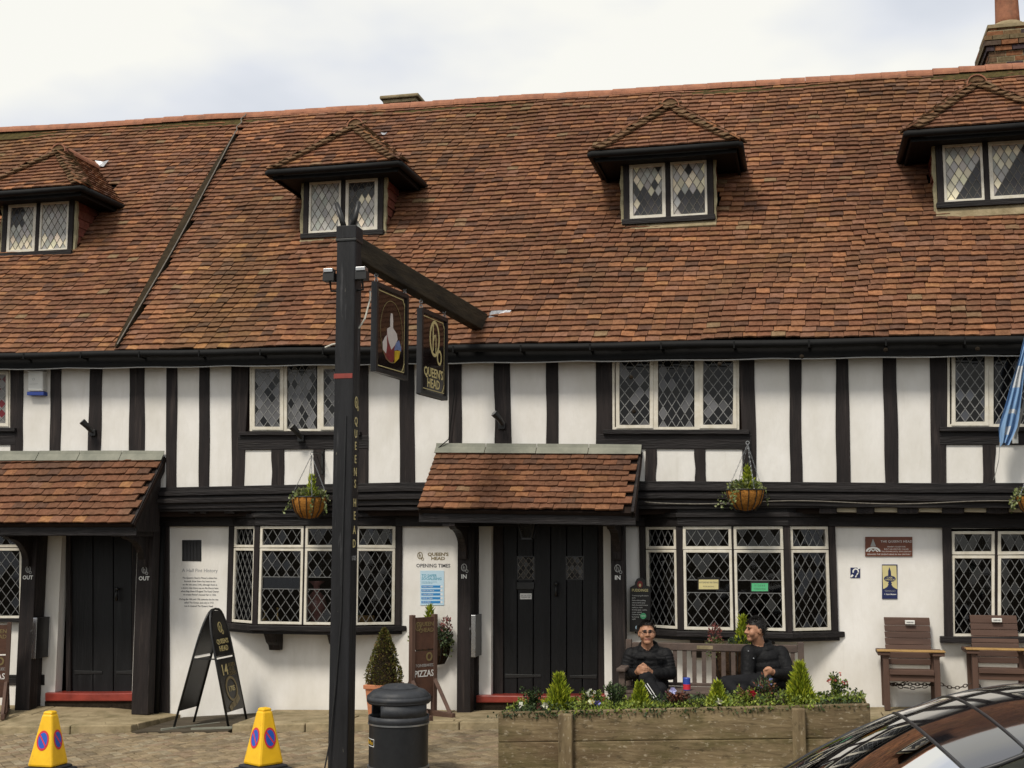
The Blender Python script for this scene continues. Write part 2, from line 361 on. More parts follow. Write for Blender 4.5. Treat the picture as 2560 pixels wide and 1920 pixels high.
def strip(mb, M, pts, wd, z0=0, th=.002, mi=0):
    for (x0, y0), (x1, y1) in zip(pts, pts[1:]):
        d = Vector((x1-x0, y1-y0)).normalized(); n_ = Vector((-d.y, d.x))*(wd/2); e_ = d*(wd*.25)
        mb.prism(fl(M, [(x0-n_.x-e_.x, y0-n_.y-e_.y), (x1-n_.x+e_.x, y1-n_.y+e_.y), (x1+n_.x+e_.x, y1+n_.y+e_.y), (x0+n_.x-e_.x, y0+n_.y-e_.y)], z0),
                 M.to_3x3() @ Vector((0, 0, th)), mi)
def monogram(M, h, material, parent, name='emblem'):   # an oval letter Q with an h inside and a curled tail
    mb = MB(); rx = h*.30; ry = h*.38
    ring(mb, M, rx, ry, h*.075, 0, h*.1)
    ring(mb, M, h*.13, h*.15, h*.06, h*.33, -h*.30, n=18)
    strip(mb, M, [(-h*.1, -h*.18), (-h*.1, h*.40)], h*.06)
    strip(mb, M, [(-h*.1, h*.02), (-h*.02, h*.16), (h*.07, h*.18), (h*.09, h*.06), (h*.09, -h*.2)], h*.05, z0=.0003)
    return mb.build(name, material, parent)
# ================================================================== ground
def clampx(x): return max(-16, min(7, x))
def zr(x, y):
    x = clampx(x); k = -.065+.042*(x+3.2)
    if y > -.9: return k
    if y > -3.7: return k+.016*(y+.9)
    return k+.016*(-2.8)
WALLZ = [(-12, -.17), (-7.55, -.14), (-7.45, -.235), (-6.35, -.205), (-6.25, -.11), (-3.96, -.045), (-1.84, .02), (1.34, .152), (4, .25)]
def pw(x): return plin(x, WALLZ)
def pz(x, y):
    kt = zr(x, -.9)+(.08 if not -7.45 < x < -6.25 else .012)
    t = max(0, min(1, (.3-y)/1.2)); return lerp(pw(x), kt, t)
mb = MB()
gx = [-400, -120, -40, -20]+[-16+i for i in range(0, 24)]+[12, 40, 120, 400]
gy = [-300, -90, -40, -20, -16, -12, -9, -7, -5, -4.3, -3.7, -2.8, -1.8, -.9, .3, 8, 20, 60, 300]
vsx = [(x, y, zr(x, y)-.014) for y in gy for x in gx]; nx = len(gx)
mb.add(vsx, [(j*nx+i, j*nx+i+1, (j+1)*nx+i+1, (j+1)*nx+i) for j in range(len(gy)-1) for i in range(nx-1)])
road = struct(mb.build('road', 'ground', fix=False))
# herringbone block paving at 45 degrees
PAV = [(.30, .235, .15), (.26, .205, .135), (.34, .265, .17), (.235, .185, .125), (.29, .215, .145), (.33, .275, .19)]
pl, pw_, ph = .2, .1, .05
vm = []
for i, c in enumerate(PAV):
    b = MB(); g = .005; x0, x1, y0, y1 = -pl/2+g, pl/2-g, -pw_/2+g, pw_/2-g; ch = .007
    b.add([(x0, y0, -ph), (x1, y0, -ph), (x1, y1, -ph), (x0, y1, -ph), (x0, y0, -ch), (x1, y0, -ch), (x1, y1, -ch), (x0, y1, -ch),
           (x0+ch, y0+ch, 0), (x1-ch, y0+ch, 0), (x1-ch, y1-ch, 0), (x0+ch, y1-ch, 0)],
          [(0, 1, 5, 4), (1, 2, 6, 5), (2, 3, 7, 6), (3, 0, 4, 7), (4, 5, 9, 8), (5, 6, 10, 9), (6, 7, 11, 10), (7, 4, 8, 11), (8, 9, 10, 11)], 0, c)
    vm.append(b)
pvm = [b.mesh('paver', 'paver', fix=False) for b in vm]
cells = []
ca, sa = math.cos(R(45)), math.sin(R(45))
for i in range(-90, 90):
    for j in range(-60, 60):
        # herringbone: step (w,w) along the diagonal, (2w,-2w)... built from L pairs
        bx = j*pw_*1+i*pw_*2-j*0; by = j*pw_-i*pw_*2+0
        for k, (lx, ly, rot) in enumerate(((bx+pl/2, by+pw_/2, 0), (bx+pw_/2, by+pw_+pl/2, 90))):
            wx = lx*ca-ly*sa-4.5; wy = lx*sa+ly*ca-2.4
            if -10.2 < wx < 1.2 and -4.3 < wy < -.93: cells.append((wx, wy, rot+45))
slopeM = Matrix.Rotation(math.atan(.016), 4, 'X') @ Matrix.Rotation(-math.atan(.042), 4, 'Y')
cells.sort(key=lambda c: (0 if (c[0] < -2.6 and proj((c[0], c[1], zr(c[0], c[1])))[1] < 1935 and proj((c[0], c[1], zr(c[0], c[1])))[0] > -15) else 1, c[1]))
rest = MB()
for n_, (x, y, r_) in enumerate(cells):
    k = random.randrange(6)
    M = Matrix.Translation((x, y, zr(x, y)+random.uniform(-.003, .003))) @ slopeM @ Matrix.Rotation(R(r_)+random.uniform(-.01, .01), 4, 'Z') @ Matrix.Rotation(random.uniform(-.012, .012), 4, 'X')
    if n_ < 300: place(pvm[k], 'paver', M, road)
    else:
        b = vm[k]; o_ = len(rest.v); rest.v += [M @ v for v in b.v]; rest.f += [[i+o_ for i in f] for f in b.f]; rest.m += b.m; rest.c += b.c
rest.build('paver', 'paver', road, fix=False, kind='stuff')
# kerb and pavement slabs
mb = MB(); mb.box((-14, -.74, -.7), (-7.46, .29, -.30)); mb.box((-6.24, -.74, -.6), (6, .29, -.24))
pavement = struct(mb.build('pavement', 'soil'))
def slab(name, x0, x1, y0, y1, lift, th, matn, parent, g=.006, bev=.008):
    b = MB(); pts = [(x0+g, y0+g), (x1-g, y0+g), (x1-g, y1-g), (x0+g, y1-g)]
    top = [Vector((x, y, pz(max(min(x, x1-.02), x0+.02), y)+lift)) for x, y in pts]
    b.hexa([p-Vector((0, 0, th)) for p in top]+top); return b.build(name, matn, parent, bevel=bev)
for xa, xb in ((-10.6, -7.46), (-6.24, 4.2)):
    x = xa
    while x < xb-.05:
        L = min(random.uniform(.7, 1.0), xb-x)
        if xb-x-L < .25: L = xb-x
        slab('kerb_stone', x, x+L, -.9, -.74, random.uniform(-.006, .004), .3, 'stone', pavement, bev=.015); x += L
    for ya, yb in ((-.74, -.24), (-.24, .28)):
        x = xa
        while x < xb-.05:
            L = min(random.uniform(.55, .85), xb-x)
            if xb-x-L < .25: L = xb-x
            slab('paving_slab', x, x+L, ya, yb, random.uniform(-.006, .004), .1, 'stone', pavement); x += L
hatch = struct(MB().box((-7.45, -.93, -.6), (-6.25, .29, -.30)).build('cellar_hatch', 'soil'))
for i in range(7):
    ya = -.93+i*.174; slab('plank', -7.44, -6.26, ya, ya+.174, .0, .03, 'cellar', hatch, g=.004, bev=.004)
for (x0, y0, x1, y1) in ((-7.1, -.88, -6.55, -.2), (-6.75, -.84, -6.27, -.80)):
    MB().bar((x0, y0, pz(x0, y0)+.012), (x1, y1, pz(x1, y1)+.012), .035, .02).build('metal_strip', 'lead_sheet', hatch)

# ================================================================== the pub
pub = thing('pub_building', (-4, 0, 0), 'long black and white timber framed pub with red tiled roof and dormers', 'building')
def xp(px, Y=.3, py=1450): return at(px, py, Y).x
def zp(py, px=1280, Y=.3): return at(px, py, Y).z
# ---- lower wall with openings
ZT = 2.32
holes = [(-10.6, xp(55), zp(1540, 20), zp(1317, 20)), (xp(150), xp(340), -1, 2.1), (xp(583), xp(993), zp(1568, 780), zp(1312, 780)),
         (xp(1228), xp(1509), -1, 2.1), (xp(1612), xp(2080), zp(1580, 1850), zp(1312, 1850)), (xp(2366), xp(2700), zp(1600, 2450), zp(1322, 2450))]
xs_ = sorted({-11.2, 3.4} | {h[0] for h in holes} | {h[1] for h in holes})
mb = MB()
for xa, xb in zip(xs_, xs_[1:]):
    xm = (xa+xb)/2; hs = [h for h in holes if h[0] < xm < h[1]]
    if not hs: mb.box((xa, .3, -.5), (xb, .45, ZT))
    else:
        h = hs[0]
        if h[2] > -.9: mb.box((xa, .3, -.5), (xb, .45, h[2]))
        mb.box((xa, .3, h[3]), (xb, .45, ZT))
lower_wall = mb.build('wall', 'plaster', pub)
MB().box((-11.2, .04, 2.2), (3.4, .2, 4.25)).build('upper_wall', 'under_roof', pub)
MB().box((-11.2, -.05, 2.26), (3.4, .5, 2.30)).build('jetty_soffit', 'timber_h', pub)
# rooms behind the glass
mb = MB()
for (x0, x1) in ((-10.9, -9.6), (-7.2, -4.4), (-2.1, 3.2)):
    y0, y1, z0, z1 = .46, 3.0, -.1, 2.25
    mb.add([(x0, y0, z0), (x1, y0, z0), (x1, y1, z0), (x0, y1, z0), (x0, y0, z1), (x1, y0, z1), (x1, y1, z1), (x0, y1, z1)],
           [(0, 1, 2, 3), (4, 7, 6, 5), (2, 6, 7, 3), (0, 3, 7, 4), (1, 5, 6, 2)])
mb.build('interior_wall', 'room', pub, fix=False)
# ends, back and back slope so the house closes
mb = MB(); mb.box((-14.5, 6.6, -.8), (4.6, 6.8, 4.2)); mb.box((-14.5, .5, -.8), (-14.3, 6.6, 4.2)); mb.box((4.4, .5, -.8), (4.6, 6.6, 4.2))
mb.box((-14.5, .3, -.5), (-11.25, .5, 4.2)); mb.box((3.45, .3, -.5), (4.6, .5, 4.2))
mb.build('rear_wall', 'plaster', pub)
# ---- upper plaster panels (photo pixels: left/right at top, top, left/right at bottom, bottom)
PAN = [(58, 126, 916, 55, 123, 1128), (153.5, 226, 914, 149, 218, 1128), (255, 323, 913, 250, 321, 1128), (361, 416, 911, 360, 414, 1219),
       (442, 498, 908.5, 440, 496, 1218), (523, 577.5, 906, 521.5, 578, 1215.5), (608, 678, 1125.5, 608, 678, 1214), (709, 783, 1123, 709, 783, 1213),
       (811, 868, 1122, 811, 868, 1212), (920, 998, 893, 920, 999, 1207), (1033, 1122, 891, 1037, 1122, 1206), (1153, 1234.5, 891, 1153, 1236, 1115),
       (1274, 1365, 887.5, 1278, 1365, 1118), (1396, 1490, 886, 1396, 1490, 1120), (1540, 1613, 1122, 1540, 1613, 1203), (1641, 1735, 1123, 1641, 1737, 1202),
       (1763, 1857, 1123, 1765, 1857, 1203), (1886, 1973, 881.6, 1891, 1976, 1205), (2002, 2088.5, 881, 2007, 2091, 1205.5), (2120, 2205, 878, 2127, 2214, 1207),
       (2241, 2324.6, 872, 2246, 2328, 1208), (2366, 2456.5, 1112, 2367, 2457, 1210), (2488, 2580, 1112, 2489, 2580, 1211), (2612, 2700, 1112, 2612, 2700, 1212), (-48, 25, 1112, -48, 25, 1219), (-150, -76, 1112, -150, -76, 1219)]
def wob(a, b, n=7, amp=.006):
    s_ = random.random()*100; out = []
    for i in range(n+1):
        t = i/n; p = a.lerp(b, t); out.append(p+Vector((noise.noise((s_, t*2.3, 0))*amp*(1 if 0 < i < n else .4), 0, 0)))
    return out
for (a, b, t, c, d, bt) in PAN:
    e_ = 7
    L = wob(at(a-e_, t-3, 0), at(c-e_, bt+3, 0)); Rr = wob(at(b+e_, t-3, 0), at(d+e_, bt+3, 0))
    MB().prism(L+Rr[::-1], (0, .035, 0)).build('plaster_panel', 'plaster', pub)
STUD = [(-76, -48, -76, -48, 1105, 1219), (25, 58, 25, 55, 898, 1130), (126, 153.5, 123, 149, 898, 1130), (226, 255, 218, 250, 898, 1130), (323, 361, 321, 360, 896, 1224), (416, 442, 414, 440, 895, 1224),
        (498, 523, 496, 521.5, 893, 1222), (577.5, 623, 578, 608, 890, 1220), (678, 709, 678, 709, 1110, 1218), (783, 811, 783, 811, 1110, 1217), (866, 920, 866, 920, 885, 1212),
        (998, 1033, 999, 1037, 884, 1210), (1122, 1153, 1122, 1153, 882, 1210), (1234.5, 1274, 1236, 1278, 880, 1130), (1365, 1396, 1365, 1396, 878, 1130), (1490, 1531, 1490, 1531, 876, 1208),
        (1613, 1641, 1613, 1641, 1110, 1207), (1735, 1763, 1737, 1765, 1110, 1206), (1847, 1886, 1857, 1891, 870, 1208), (1973, 2002, 1976, 2007, 868, 1209), (2088.5, 2120, 2091, 2127, 866, 1210),
        (2205, 2241, 2214, 2246, 864, 1211), (2324.6, 2368, 2328, 2366, 862, 1212), (2456.5, 2488, 2457, 2489, 1100, 1214), (2580, 2612, 2580, 2612, 1100, 1214)]
for (a, b, c, d, t, bt) in STUD:
    L = wob(at(a, t, -.018), at(c, bt, -.018), 8, .014); Rr = wob(at(b, t, -.018), at(d, bt, -.018), 8, .014)
    MB().prism(L+Rr[::-1], (0, .05, 0)).build('stud', 'timber', pub, bevel=.006)
def fpoly(pts, Y, th, name, matn, parent=pub, bev=.006):
    return MB().prism([at(x, y, Y) for x, y in pts], (0, th, 0)).build(name, matn, parent, bevel=bev)
fpoly([(-160, 840), (-160, 919), (600, 906), (1280, 888), (1900, 881), (2200, 876), (2720, 869), (2720, 800), (1280, 820)], -.024, .06, 'wall_plate', 'timber_h')
for pts in ([(595, 1088), (920, 1088), (920, 1122), (595, 1125)], [(1490, 1085), (1880, 1085), (1880, 1123), (1490, 1122)], [(2349, 1078), (2720, 1078), (2720, 1112), (2349, 1112)], [(-160, 1078), (38, 1078), (38, 1112), (-160, 1112)]):
    fpoly(pts, -.022, .055, 'rail', 'timber_h')
for pts in ([(595, 1079), (900, 1079), (900, 1088), (595, 1088)], [(1507, 1074), (1873, 1074), (1873, 1085.5), (1507, 1085.5)], [(2349, 1067), (2720, 1067), (2720, 1078.5), (2349, 1078.5)], [(-160, 1069), (36, 1069), (36, 1079), (-160, 1079)]):
    fpoly(pts, -.065, .1, 'window_sill', 'timber_h')
# ---- jetty beam with mouldings
prof = [(.05, 0), (-.032, 0), (-.032, -.045), (-.05, -.055), (-.085, -.06), (-.085, -.105), (-.055, -.118), (-.06, -.135), (-.105, -.145), (-.105, -.195), (-.07, -.21), (-.07, -.265), (.05, -.265)]
path = [(-11.2, 2.56), (-7.48, 2.555), (-4.6, 2.585), (-1.32, 2.567), (1.24, 2.52), (3.4, 2.50)]
mb = MB(); k = len(prof)
mb.add([(x, y, z+dz) for x, z in path for y, dz in prof], [tuple(range(k)), tuple(range(6*k-1, 5*k-1, -1))]+[(i*k+j, i*k+(j+1) % k, (i+1)*k+(j+1) % k, (i+1)*k+j) for i in range(5) for j in range(k)])
mb.build('jetty_beam', 'timber_h', pub, bevel=.004)
for a, b in ((2092, 2142), (2186, 2244), (2296, 2356), (2410.6, 2467.6), (2522, 2590)):
    fpoly([(a, 1258), (b, 1260), (b, 1281), (a, 1280)], .03, .03, 'soffit_panel', 'cream_plaster')
for a, b in ((2048, 2092), (2142, 2186), (2244, 2296), (2356, 2410), (2467, 2522), (1050, 1075), (560, 585), (500, 515), (470, 485)):
    fpoly([(a, 1256), (b, 1256), (b, 1284), (a, 1284)], -.02, .3, 'joist', 'timber')
fpoly([(-160, 1262), (2720, 1264), (2720, 1324), (2092, 1316), (-160, 1316)], .24, .05, 'lower_plate', 'timber_h')
# ---- lattice glazing
PANES = [0]
def clip(poly, axis, val, keep_less):
    out = []
    for i in range(len(poly)):
        p, q = poly[i], poly[(i+1) % len(poly)]
        ip = (p[axis] <= val) == keep_less; iq = (q[axis] <= val) == keep_less
        if ip: out.append(p)
        if ip != iq:
            t = (val-p[axis])/(q[axis]-p[axis]); out.append((p[0]+(q[0]-p[0])*t, p[1]+(q[1]-p[1])*t))
    return out
def lattice(win, bl, br, tr, tl, ncol, nrow, tone=None, clear=False, band=None, lead='lead', lw=.009, single=True):
    nrm = (br-bl).cross(tl-bl).normalized(); W = ((br-bl).length+(tr-tl).length)/2; H = ((tl-bl).length+(tr-br).length)/2
    cw, ch = W/ncol, H/nrow
    def P3(x, y, dz=0):
        u, v = x/W, y/H; return bl*(1-u)*(1-v)+br*u*(1-v)+tr*u*v+tl*(1-u)*v+nrm*dz
    polys = []
    for i in range(ncol+1):
        for j in range(nrow+1):
            for cx_, cy_ in (((i+.5)*cw, j*ch), (i*cw, (j+.5)*ch)):
                q = [(cx_-cw/2, cy_), (cx_, cy_-ch/2), (cx_+cw/2, cy_), (cx_, cy_+ch/2)]
                for ax, val, kl in ((0, 0, False), (0, W, True), (1, 0, False), (1, H, True)):
                    if q: q = clip(q, ax, val, kl)
                if len(q) < 3: continue
                if band:
                    for qq in (clip(q, 1, band[0]*H, True), clip(q, 1, band[1]*H, False)):
                        if len(qq) > 2: polys.append(qq)
                else: polys.append(q)
    if band: polys.append([(0, band[0]*H), (W, band[0]*H), (W, band[1]*H), (0, band[1]*H)])
    joined = MB()
    for q in polys:
        ar = abs(sum(q[i][0]*q[(i+1) % len(q)][1]-q[(i+1) % len(q)][0]*q[i][1] for i in range(len(q))))/2
        if ar < 2e-5: continue
        mx_ = sum(p[0] for p in q)/len(q); my_ = sum(p[1] for p in q)/len(q)
        ta, tb = random.gauss(0, .018), random.gauss(0, .018)
        pts = [P3(mx_+(p[0]-mx_)*.97, my_+(p[1]-my_)*.97, (p[0]-mx_)*ta+(p[1]-my_)*tb) for p in q]
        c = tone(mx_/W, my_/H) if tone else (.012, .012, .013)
        if single and PANES[0] < 300 and ar > cw*ch*.2:
            b = MB(); b.add(pts, [tuple(range(len(pts)))], 0, c); b.build('pane', 'pane_glass' if clear else 'pane_tone', win, fix=False); PANES[0] += 1
        else: joined.add(pts, [tuple(range(len(pts)))], 0, c)
    if joined.v: joined.build('pane', 'pane_glass' if clear else 'pane_tone', win, fix=False, kind='stuff')
    lb = MB()
    def seg(x0, y0, x1, y1):
        spans = [(y0, y1)] if not band else [(y0, min(y1, band[0]*H)), (max(y0, band[1]*H), y1)]
        for ya, yb in spans:
            if yb-ya < .004: continue
            f = lambda yy: x0+(x1-x0)*(yy-y0)/(y1-y0)
            lb.bar(P3(f(ya), ya, .001), P3(f(yb), yb, .001), lw, .008, up=nrm)
    for kk in range(-nrow-1, ncol+nrow+2):
        for sg in (1, -1):                      # u + sg*v = kk
            ys = []
            # x = (kk - sg*v)*cw
            v0, v1 = 0.0, float(nrow)
            va, vb = ((kk-ncol)/sg, kk/sg); lo, hi = min(va, vb), max(va, vb)
            v0, v1 = max(v0, lo), min(v1, hi)
            if v1-v0 > .02: seg((kk-sg*v0)*cw, v0*ch, (kk-sg*v1)*cw, v1*ch)
    if band:
        for f in band: lb.bar(P3(0, f*H, .001), P3(W, f*H, .001), lw*1.3, .009, up=nrm)
    lb.build('lead_came', lead, win)
def casement(quad, fw_, name='window', depth=.05, matn='frame_white', parent=pub, fb=None):
    bl, br, tr, tl = quad; nrm = (br-bl).cross(tl-bl).normalized(); ex = (br-bl).normalized(); ey = (tl-bl).normalized()
    fb = fb or fw_; ib, jb, jt, it = bl+ex*fw_+ey*fb, br-ex*fw_+ey*fb, tr-ex*fw_-ey*fw_, tl+ex*fw_-ey*fw_
    mb = MB(); back = -nrm*depth
    for a, b, c, d in ((bl, br, jb, ib), (br, tr, jt, jb), (tr, tl, it, jt), (tl, bl, ib, it)): mb.prism([a, b, c, d], back)
    w_ = mb.build(name, matn, parent, bevel=.004)
    sh = -nrm*(depth*.45); return w_, (ib+sh, jb+sh, jt+sh, it+sh)
def fq(x0, x1, y0, y1, Y): return (at(x0, y1, Y), at(x1, y1, Y), at(x1, y0, Y), at(x0, y0, Y))
# ---- bay windows
def bay(xw0, xf0, xf1, xw1, pymid, top, bot, pfront, pleft, pright, seed):
    """xw*: wall corners, xf*: front corners (world x); front plane y=0, wall y=.3"""
    zt = zp(top, pymid, 0); zb = zp(bot, pymid, 0); yw, yf = .29, .0
    C = [Vector((xw0, yw, 0)), Vector((xf0, yf, 0)), Vector((xf1, yf, 0)), Vector((xw1, yw, 0))]
    def up(p, z): return Vector((p.x, p.y, z))
    out = []
    # cornice, sill
    def slabp(z0, z1, ov):
        q = [C[0]+Vector((-ov*1.5, 0, 0)), C[1]+Vector((-ov*.5, -ov, 0)), C[2]+Vector((ov*.5, -ov, 0)), C[3]+Vector((ov*1.5, 0, 0))]
        return MB().prism([up(p, z0) for p in q], (0, 0, z1-z0))
    slabp(zt+.005, zt+.10, .03).build('bay_head', 'timber_h', pub, bevel=.006)
    slabp(zt+.10, zt+.15, .055).build('bay_cornice', 'timber_h', pub, bevel=.006)
    slabp(zt+.15, 2.28, .02).build('bay_head', 'timber_h', pub, bevel=.006)
    slabp(zb-.075, zb-.012, .07).build('bay_sill', 'timber_h', pub, bevel=.008)
    slabp(zb-.11, zb-.075, .03).build('bay_apron', 'timber_h', pub)
    for p in C[1:3]:
        d = .035
        MB().box((p.x-d, p.y-.012, zb-.012), (p.x+d, p.y+.07, zt+.005)).build('bay_post', 'timber', pub, bevel=.005)
    for p, s_ in ((C[0], 1), (C[3], -1)):
        MB().box((p.x-.035, .262, zb-.012), (p.x+.035, .33, zt+.005)).build('bay_post', 'timber', pub, bevel=.005)
    for fx in (.14, .80):
        x = lerp(xf0, xf1, fx)
        q = [(.29, zb-.11), (.29, zb-.32), (.20, zb-.32), (.17, zb-.26), (.10, zb-.22), (.06, zb-.16), (.02, zb-.11)]
        MB().prism([(x-.07, y, z) for y, z in q], (.14, 0, 0)).build('bay_bracket', 'timber', pub, bevel=.006)
    tz = lerp(zb, zt, .775); g = .022
    def light(a, b, cols, rows, top_rows, band):
        ex = (b-a).normalized(); a2, b2 = a, b
        w_, q = casement((up(a2, zb+.002), up(b2, zb+.002), up(b2, tz-.004), up(a2, tz-.004)), .030)
        lattice(w_, *q, cols, rows, clear=True, band=band, lw=.0065)
        w_, q = casement((up(a2, tz+.004), up(b2, tz+.004), up(b2, zt), up(a2, zt)), .032)
        lattice(w_, *q, cols, top_rows, clear=True, lw=.0065)
    xm = (xf0+xf1)/2; yy = Vector((0, -.004, 0))
    light(C[1]+Vector((.04, 0, 0))+yy, Vector((xm-.012, 0, 0))+yy, 4, 5, 1, (.46, .63)); light(Vector((xm+.012, 0, 0))+yy, C[2]+Vector((-.04, 0, 0))+yy, 4, 5, 1, (.46, .63))
    for a, b in ((C[0], C[1]), (C[2], C[3])):
        d = (b-a).normalized(); light(a+d*.045, b-d*.05, 4, 5, 1, None)
    MB().box((xm-.012, -.0, zb), (xm+.012, .05, zt)).build('mullion', 'timber', pub)
    return zb, zt
bz = bay(xp(578), xp(640, 0), xp(880, 0), xp(998), 760, 1315, 1562, None, None, None, 1)
bz2 = bay(xp(1608), xp(1700, 0), xp(1970, 0), xp(2084), 1835, 1316, 1576, None, None, None, 2)
# flat ground floor windows at both ends
def flat_window(lights, top, bot, Y, pm):
    for a, b in lights:
        t_ = lerp(bot, top, .775)
        w_, q = casement(fq(a, b, t_+1.2, bot, Y), .032); lattice(w_, *q, 4, 5, clear=True, lw=.0065)
        w_, q = casement(fq(a, b, top, t_-1.2, Y), .032); lattice(w_, *q, 4, 1, clear=True, lw=.0065)
flat_window([(2379, 2487), (2495, 2604)], 1328, 1592, .25, 2450)
flat_window([(-52, 54)], 1318, 1546, .25, 20)
fpoly([(2357, 1318), (2379, 1318), (2383, 1600), (2362, 1600)], .22, .09, 'window_post', 'timber'); fpoly([(2487, 1325), (2495, 1325), (2495, 1594), (2487, 1594)], .26, .06, 'mullion', 'timber')
fpoly([(2352, 1592), (2720, 1592), (2720, 1608), (2352, 1608)], .17, .14, 'window_sill', 'timber_h')
fpoly([(-160, 1546), (56, 1546), (56, 1556), (-160, 1556)], .2, .12, 'window_sill', 'timber_h')
fpoly([(-160, 1687), (110, 1687), (110, 1713), (-160, 1713)], .285, .03, 'rail', 'timber_h')
fpoly([(54, 1316), (75, 1316), (75, 1800), (54, 1800)], .27, .05, 'stud', 'timber')
fpoly([(384, 1316), (421, 1316), (421, 1795), (384, 1795)], .265, .05, 'stud', 'timber')
fpoly([(993, 1316), (1003, 1316), (1003, 1566), (993, 1566)], .28, .04, 'stud', 'timber')
fpoly([(1145, 1316), (1196, 1316), (1196, 1785), (1145, 1785)], .27, .04, 'stud', 'timber')
# upper floor windows
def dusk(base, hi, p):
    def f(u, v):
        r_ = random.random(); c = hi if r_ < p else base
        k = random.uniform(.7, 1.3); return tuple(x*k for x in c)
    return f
def upper_window(x0, x1, y0, y1, lights, tone, cols=3, rows=5):
    quad = (at(x0, y1, -.012), at(x1, y1, -.012), at(x1, y0, -.012), at(x0, y0, -.012))
    w_, q = casement(quad, .028, 'window', .045)
    for a, b in zip(lights, lights[1:]):
        m0 = a[1]+9; m1 = b[0]-9
        MB().prism([at(m0-7, y1, -.014), at(m1+7, y1, -.014), at(m1+7, y0, -.014), at(m0-7, y0, -.014)], (0, .045, 0)).build('mullion', 'frame_white', w_, bevel=.003)
    for i, (a, b) in enumerate(lights):
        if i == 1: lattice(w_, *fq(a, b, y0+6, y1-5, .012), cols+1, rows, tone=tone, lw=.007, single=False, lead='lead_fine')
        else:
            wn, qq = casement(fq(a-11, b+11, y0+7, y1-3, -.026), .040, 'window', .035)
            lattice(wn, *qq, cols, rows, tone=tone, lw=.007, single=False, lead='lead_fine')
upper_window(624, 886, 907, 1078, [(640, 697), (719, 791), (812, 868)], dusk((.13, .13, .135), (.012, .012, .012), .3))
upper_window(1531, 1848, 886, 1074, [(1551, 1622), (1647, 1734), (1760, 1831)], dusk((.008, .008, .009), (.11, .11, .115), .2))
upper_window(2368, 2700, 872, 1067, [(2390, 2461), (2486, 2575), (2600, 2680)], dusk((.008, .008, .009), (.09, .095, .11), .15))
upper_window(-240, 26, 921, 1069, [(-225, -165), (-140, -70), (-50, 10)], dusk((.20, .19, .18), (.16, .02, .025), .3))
# ---- doors
def door(xs_p, y0, y1, Y, jamb0, jamb1, name, knob_px, knob_py):
    base = MB().prism([at(jamb0, y1, Y+.06), at(jamb1, y1, Y+.06), at(jamb1, y0, Y+.06), at(jamb0, y0, Y+.06)], (0, .06, 0)).build(name, 'door_black', pub)
    for a, b in zip(xs_p, xs_p[1:]):
        MB().prism([at(a+.9, y1-3, Y), at(b-.9, y1-3, Y), at(b-.9, y0+2, Y), at(a+.9, y0+2, Y)], (0, .05, 0)).build('plank', 'door_black', base, bevel=.007)
    for a, b in ((jamb0-2, xs_p[0]), (xs_p[-1], jamb1+2)):
        MB().prism([at(a, y1, Y-.04), at(b, y1, Y-.04), at(b, y0, Y-.04), at(a, y0, Y-.04)], (0, .12, 0)).build('jamb', 'timber', base)
    return base
d1 = door([176, 232, 283, 330], 1315, 1734, .43, 167, 343, 'door', 0, 0)
d2 = door([1257, 1293, 1333, 1376.5, 1416.5, 1456, 1496], 1313, 1740, .43, 1234, 1512, 'door', 0, 0)
def strap(base, xa, xb, py, Y=.42):
    MB().prism([at(xa, py+5, Y), at(xb, py+3, Y), at(xb, py-3, Y), at(xa, py-5, Y)], (0, .02, 0)).build('hinge_strap', 'metal_black', base, bevel=.003)
strap(d1, 186, 255, 1681); strap(d1, 333, 290, 1681); strap(d2, 1262, 1352, 1690); strap(d2, 1492, 1424, 1692)
def knocker(base, px, py, Y=.405):
    c = at(px, py, Y); mb = MB(); mb.tube([c+Vector((0, 0, .06)), c+Vector((0, -.03, .05)), c+Vector((0, -.035, 0)), c+Vector((0, -.02, -.07))], [.012, .014, .018, .022], 8)
    mb.ell(c+Vector((0, -.02, .075)), .026); mb.build('door_knocker', 'metal_black', base, smooth=True)
knocker(d1, 294, 1487); knocker(d2, 1391, 1475)
for a, b in ((1295, 1335), (1417, 1457)):
    b_ = MB().prism([at(a-3, 1450, .425), at(b+3, 1450, .425), at(b+3, 1390, .425), at(a-3, 1390, .425)], (0, .02, 0)).build('door_light', 'gloss_black', d2)
    lattice(b_, *fq(a, b, 1393, 1447, .42), 3, 3, tone=dusk((.03, .03, .032), (.06, .06, .06), .3), lw=.006, single=False, lead='lead_old')
fpoly([(1291, 1455), (1335, 1455), (1335, 1474), (1291, 1474)], .41, .02, 'letter_box', 'metal_black', d2)
fpoly([(1300, 1483.5), (1329, 1483.5), (1329, 1498), (1300, 1498)], .418, .01, 'notice', 'white_paint', d2, 0)
text('NO ACCESS\nPLEASE USE', .022, frame(at(1314.5, 1490.7, .4165), (1, 0, 0), (0, 0, 1)), 'ink', d2)
for (a, b, y0, y1) in ((112, 345, 1732, 1753), (1190, 1512, 1738, 1757)):
    mb = MB(); n_ = 12; pts = []
    top = [at(lerp(a, b, i/n_), y0+1.5*math.sin(math.pi*i/n_), .22) for i in range(n_+1)]; bt = [at(lerp(a, b, i/n_), y1, .22) for i in range(n_+1)]
    mb.prism(bt+top[::-1], (0, .28, 0)); mb.build('threshold', 'red_paint', pub, bevel=.012)
    MB().prism([at(a, y1, .25), at(b, y1, .25), at(b, y1+40, .25), at(a, y1+40, .25)], (0, .2, 0)).build('plinth', 'soil', pub)
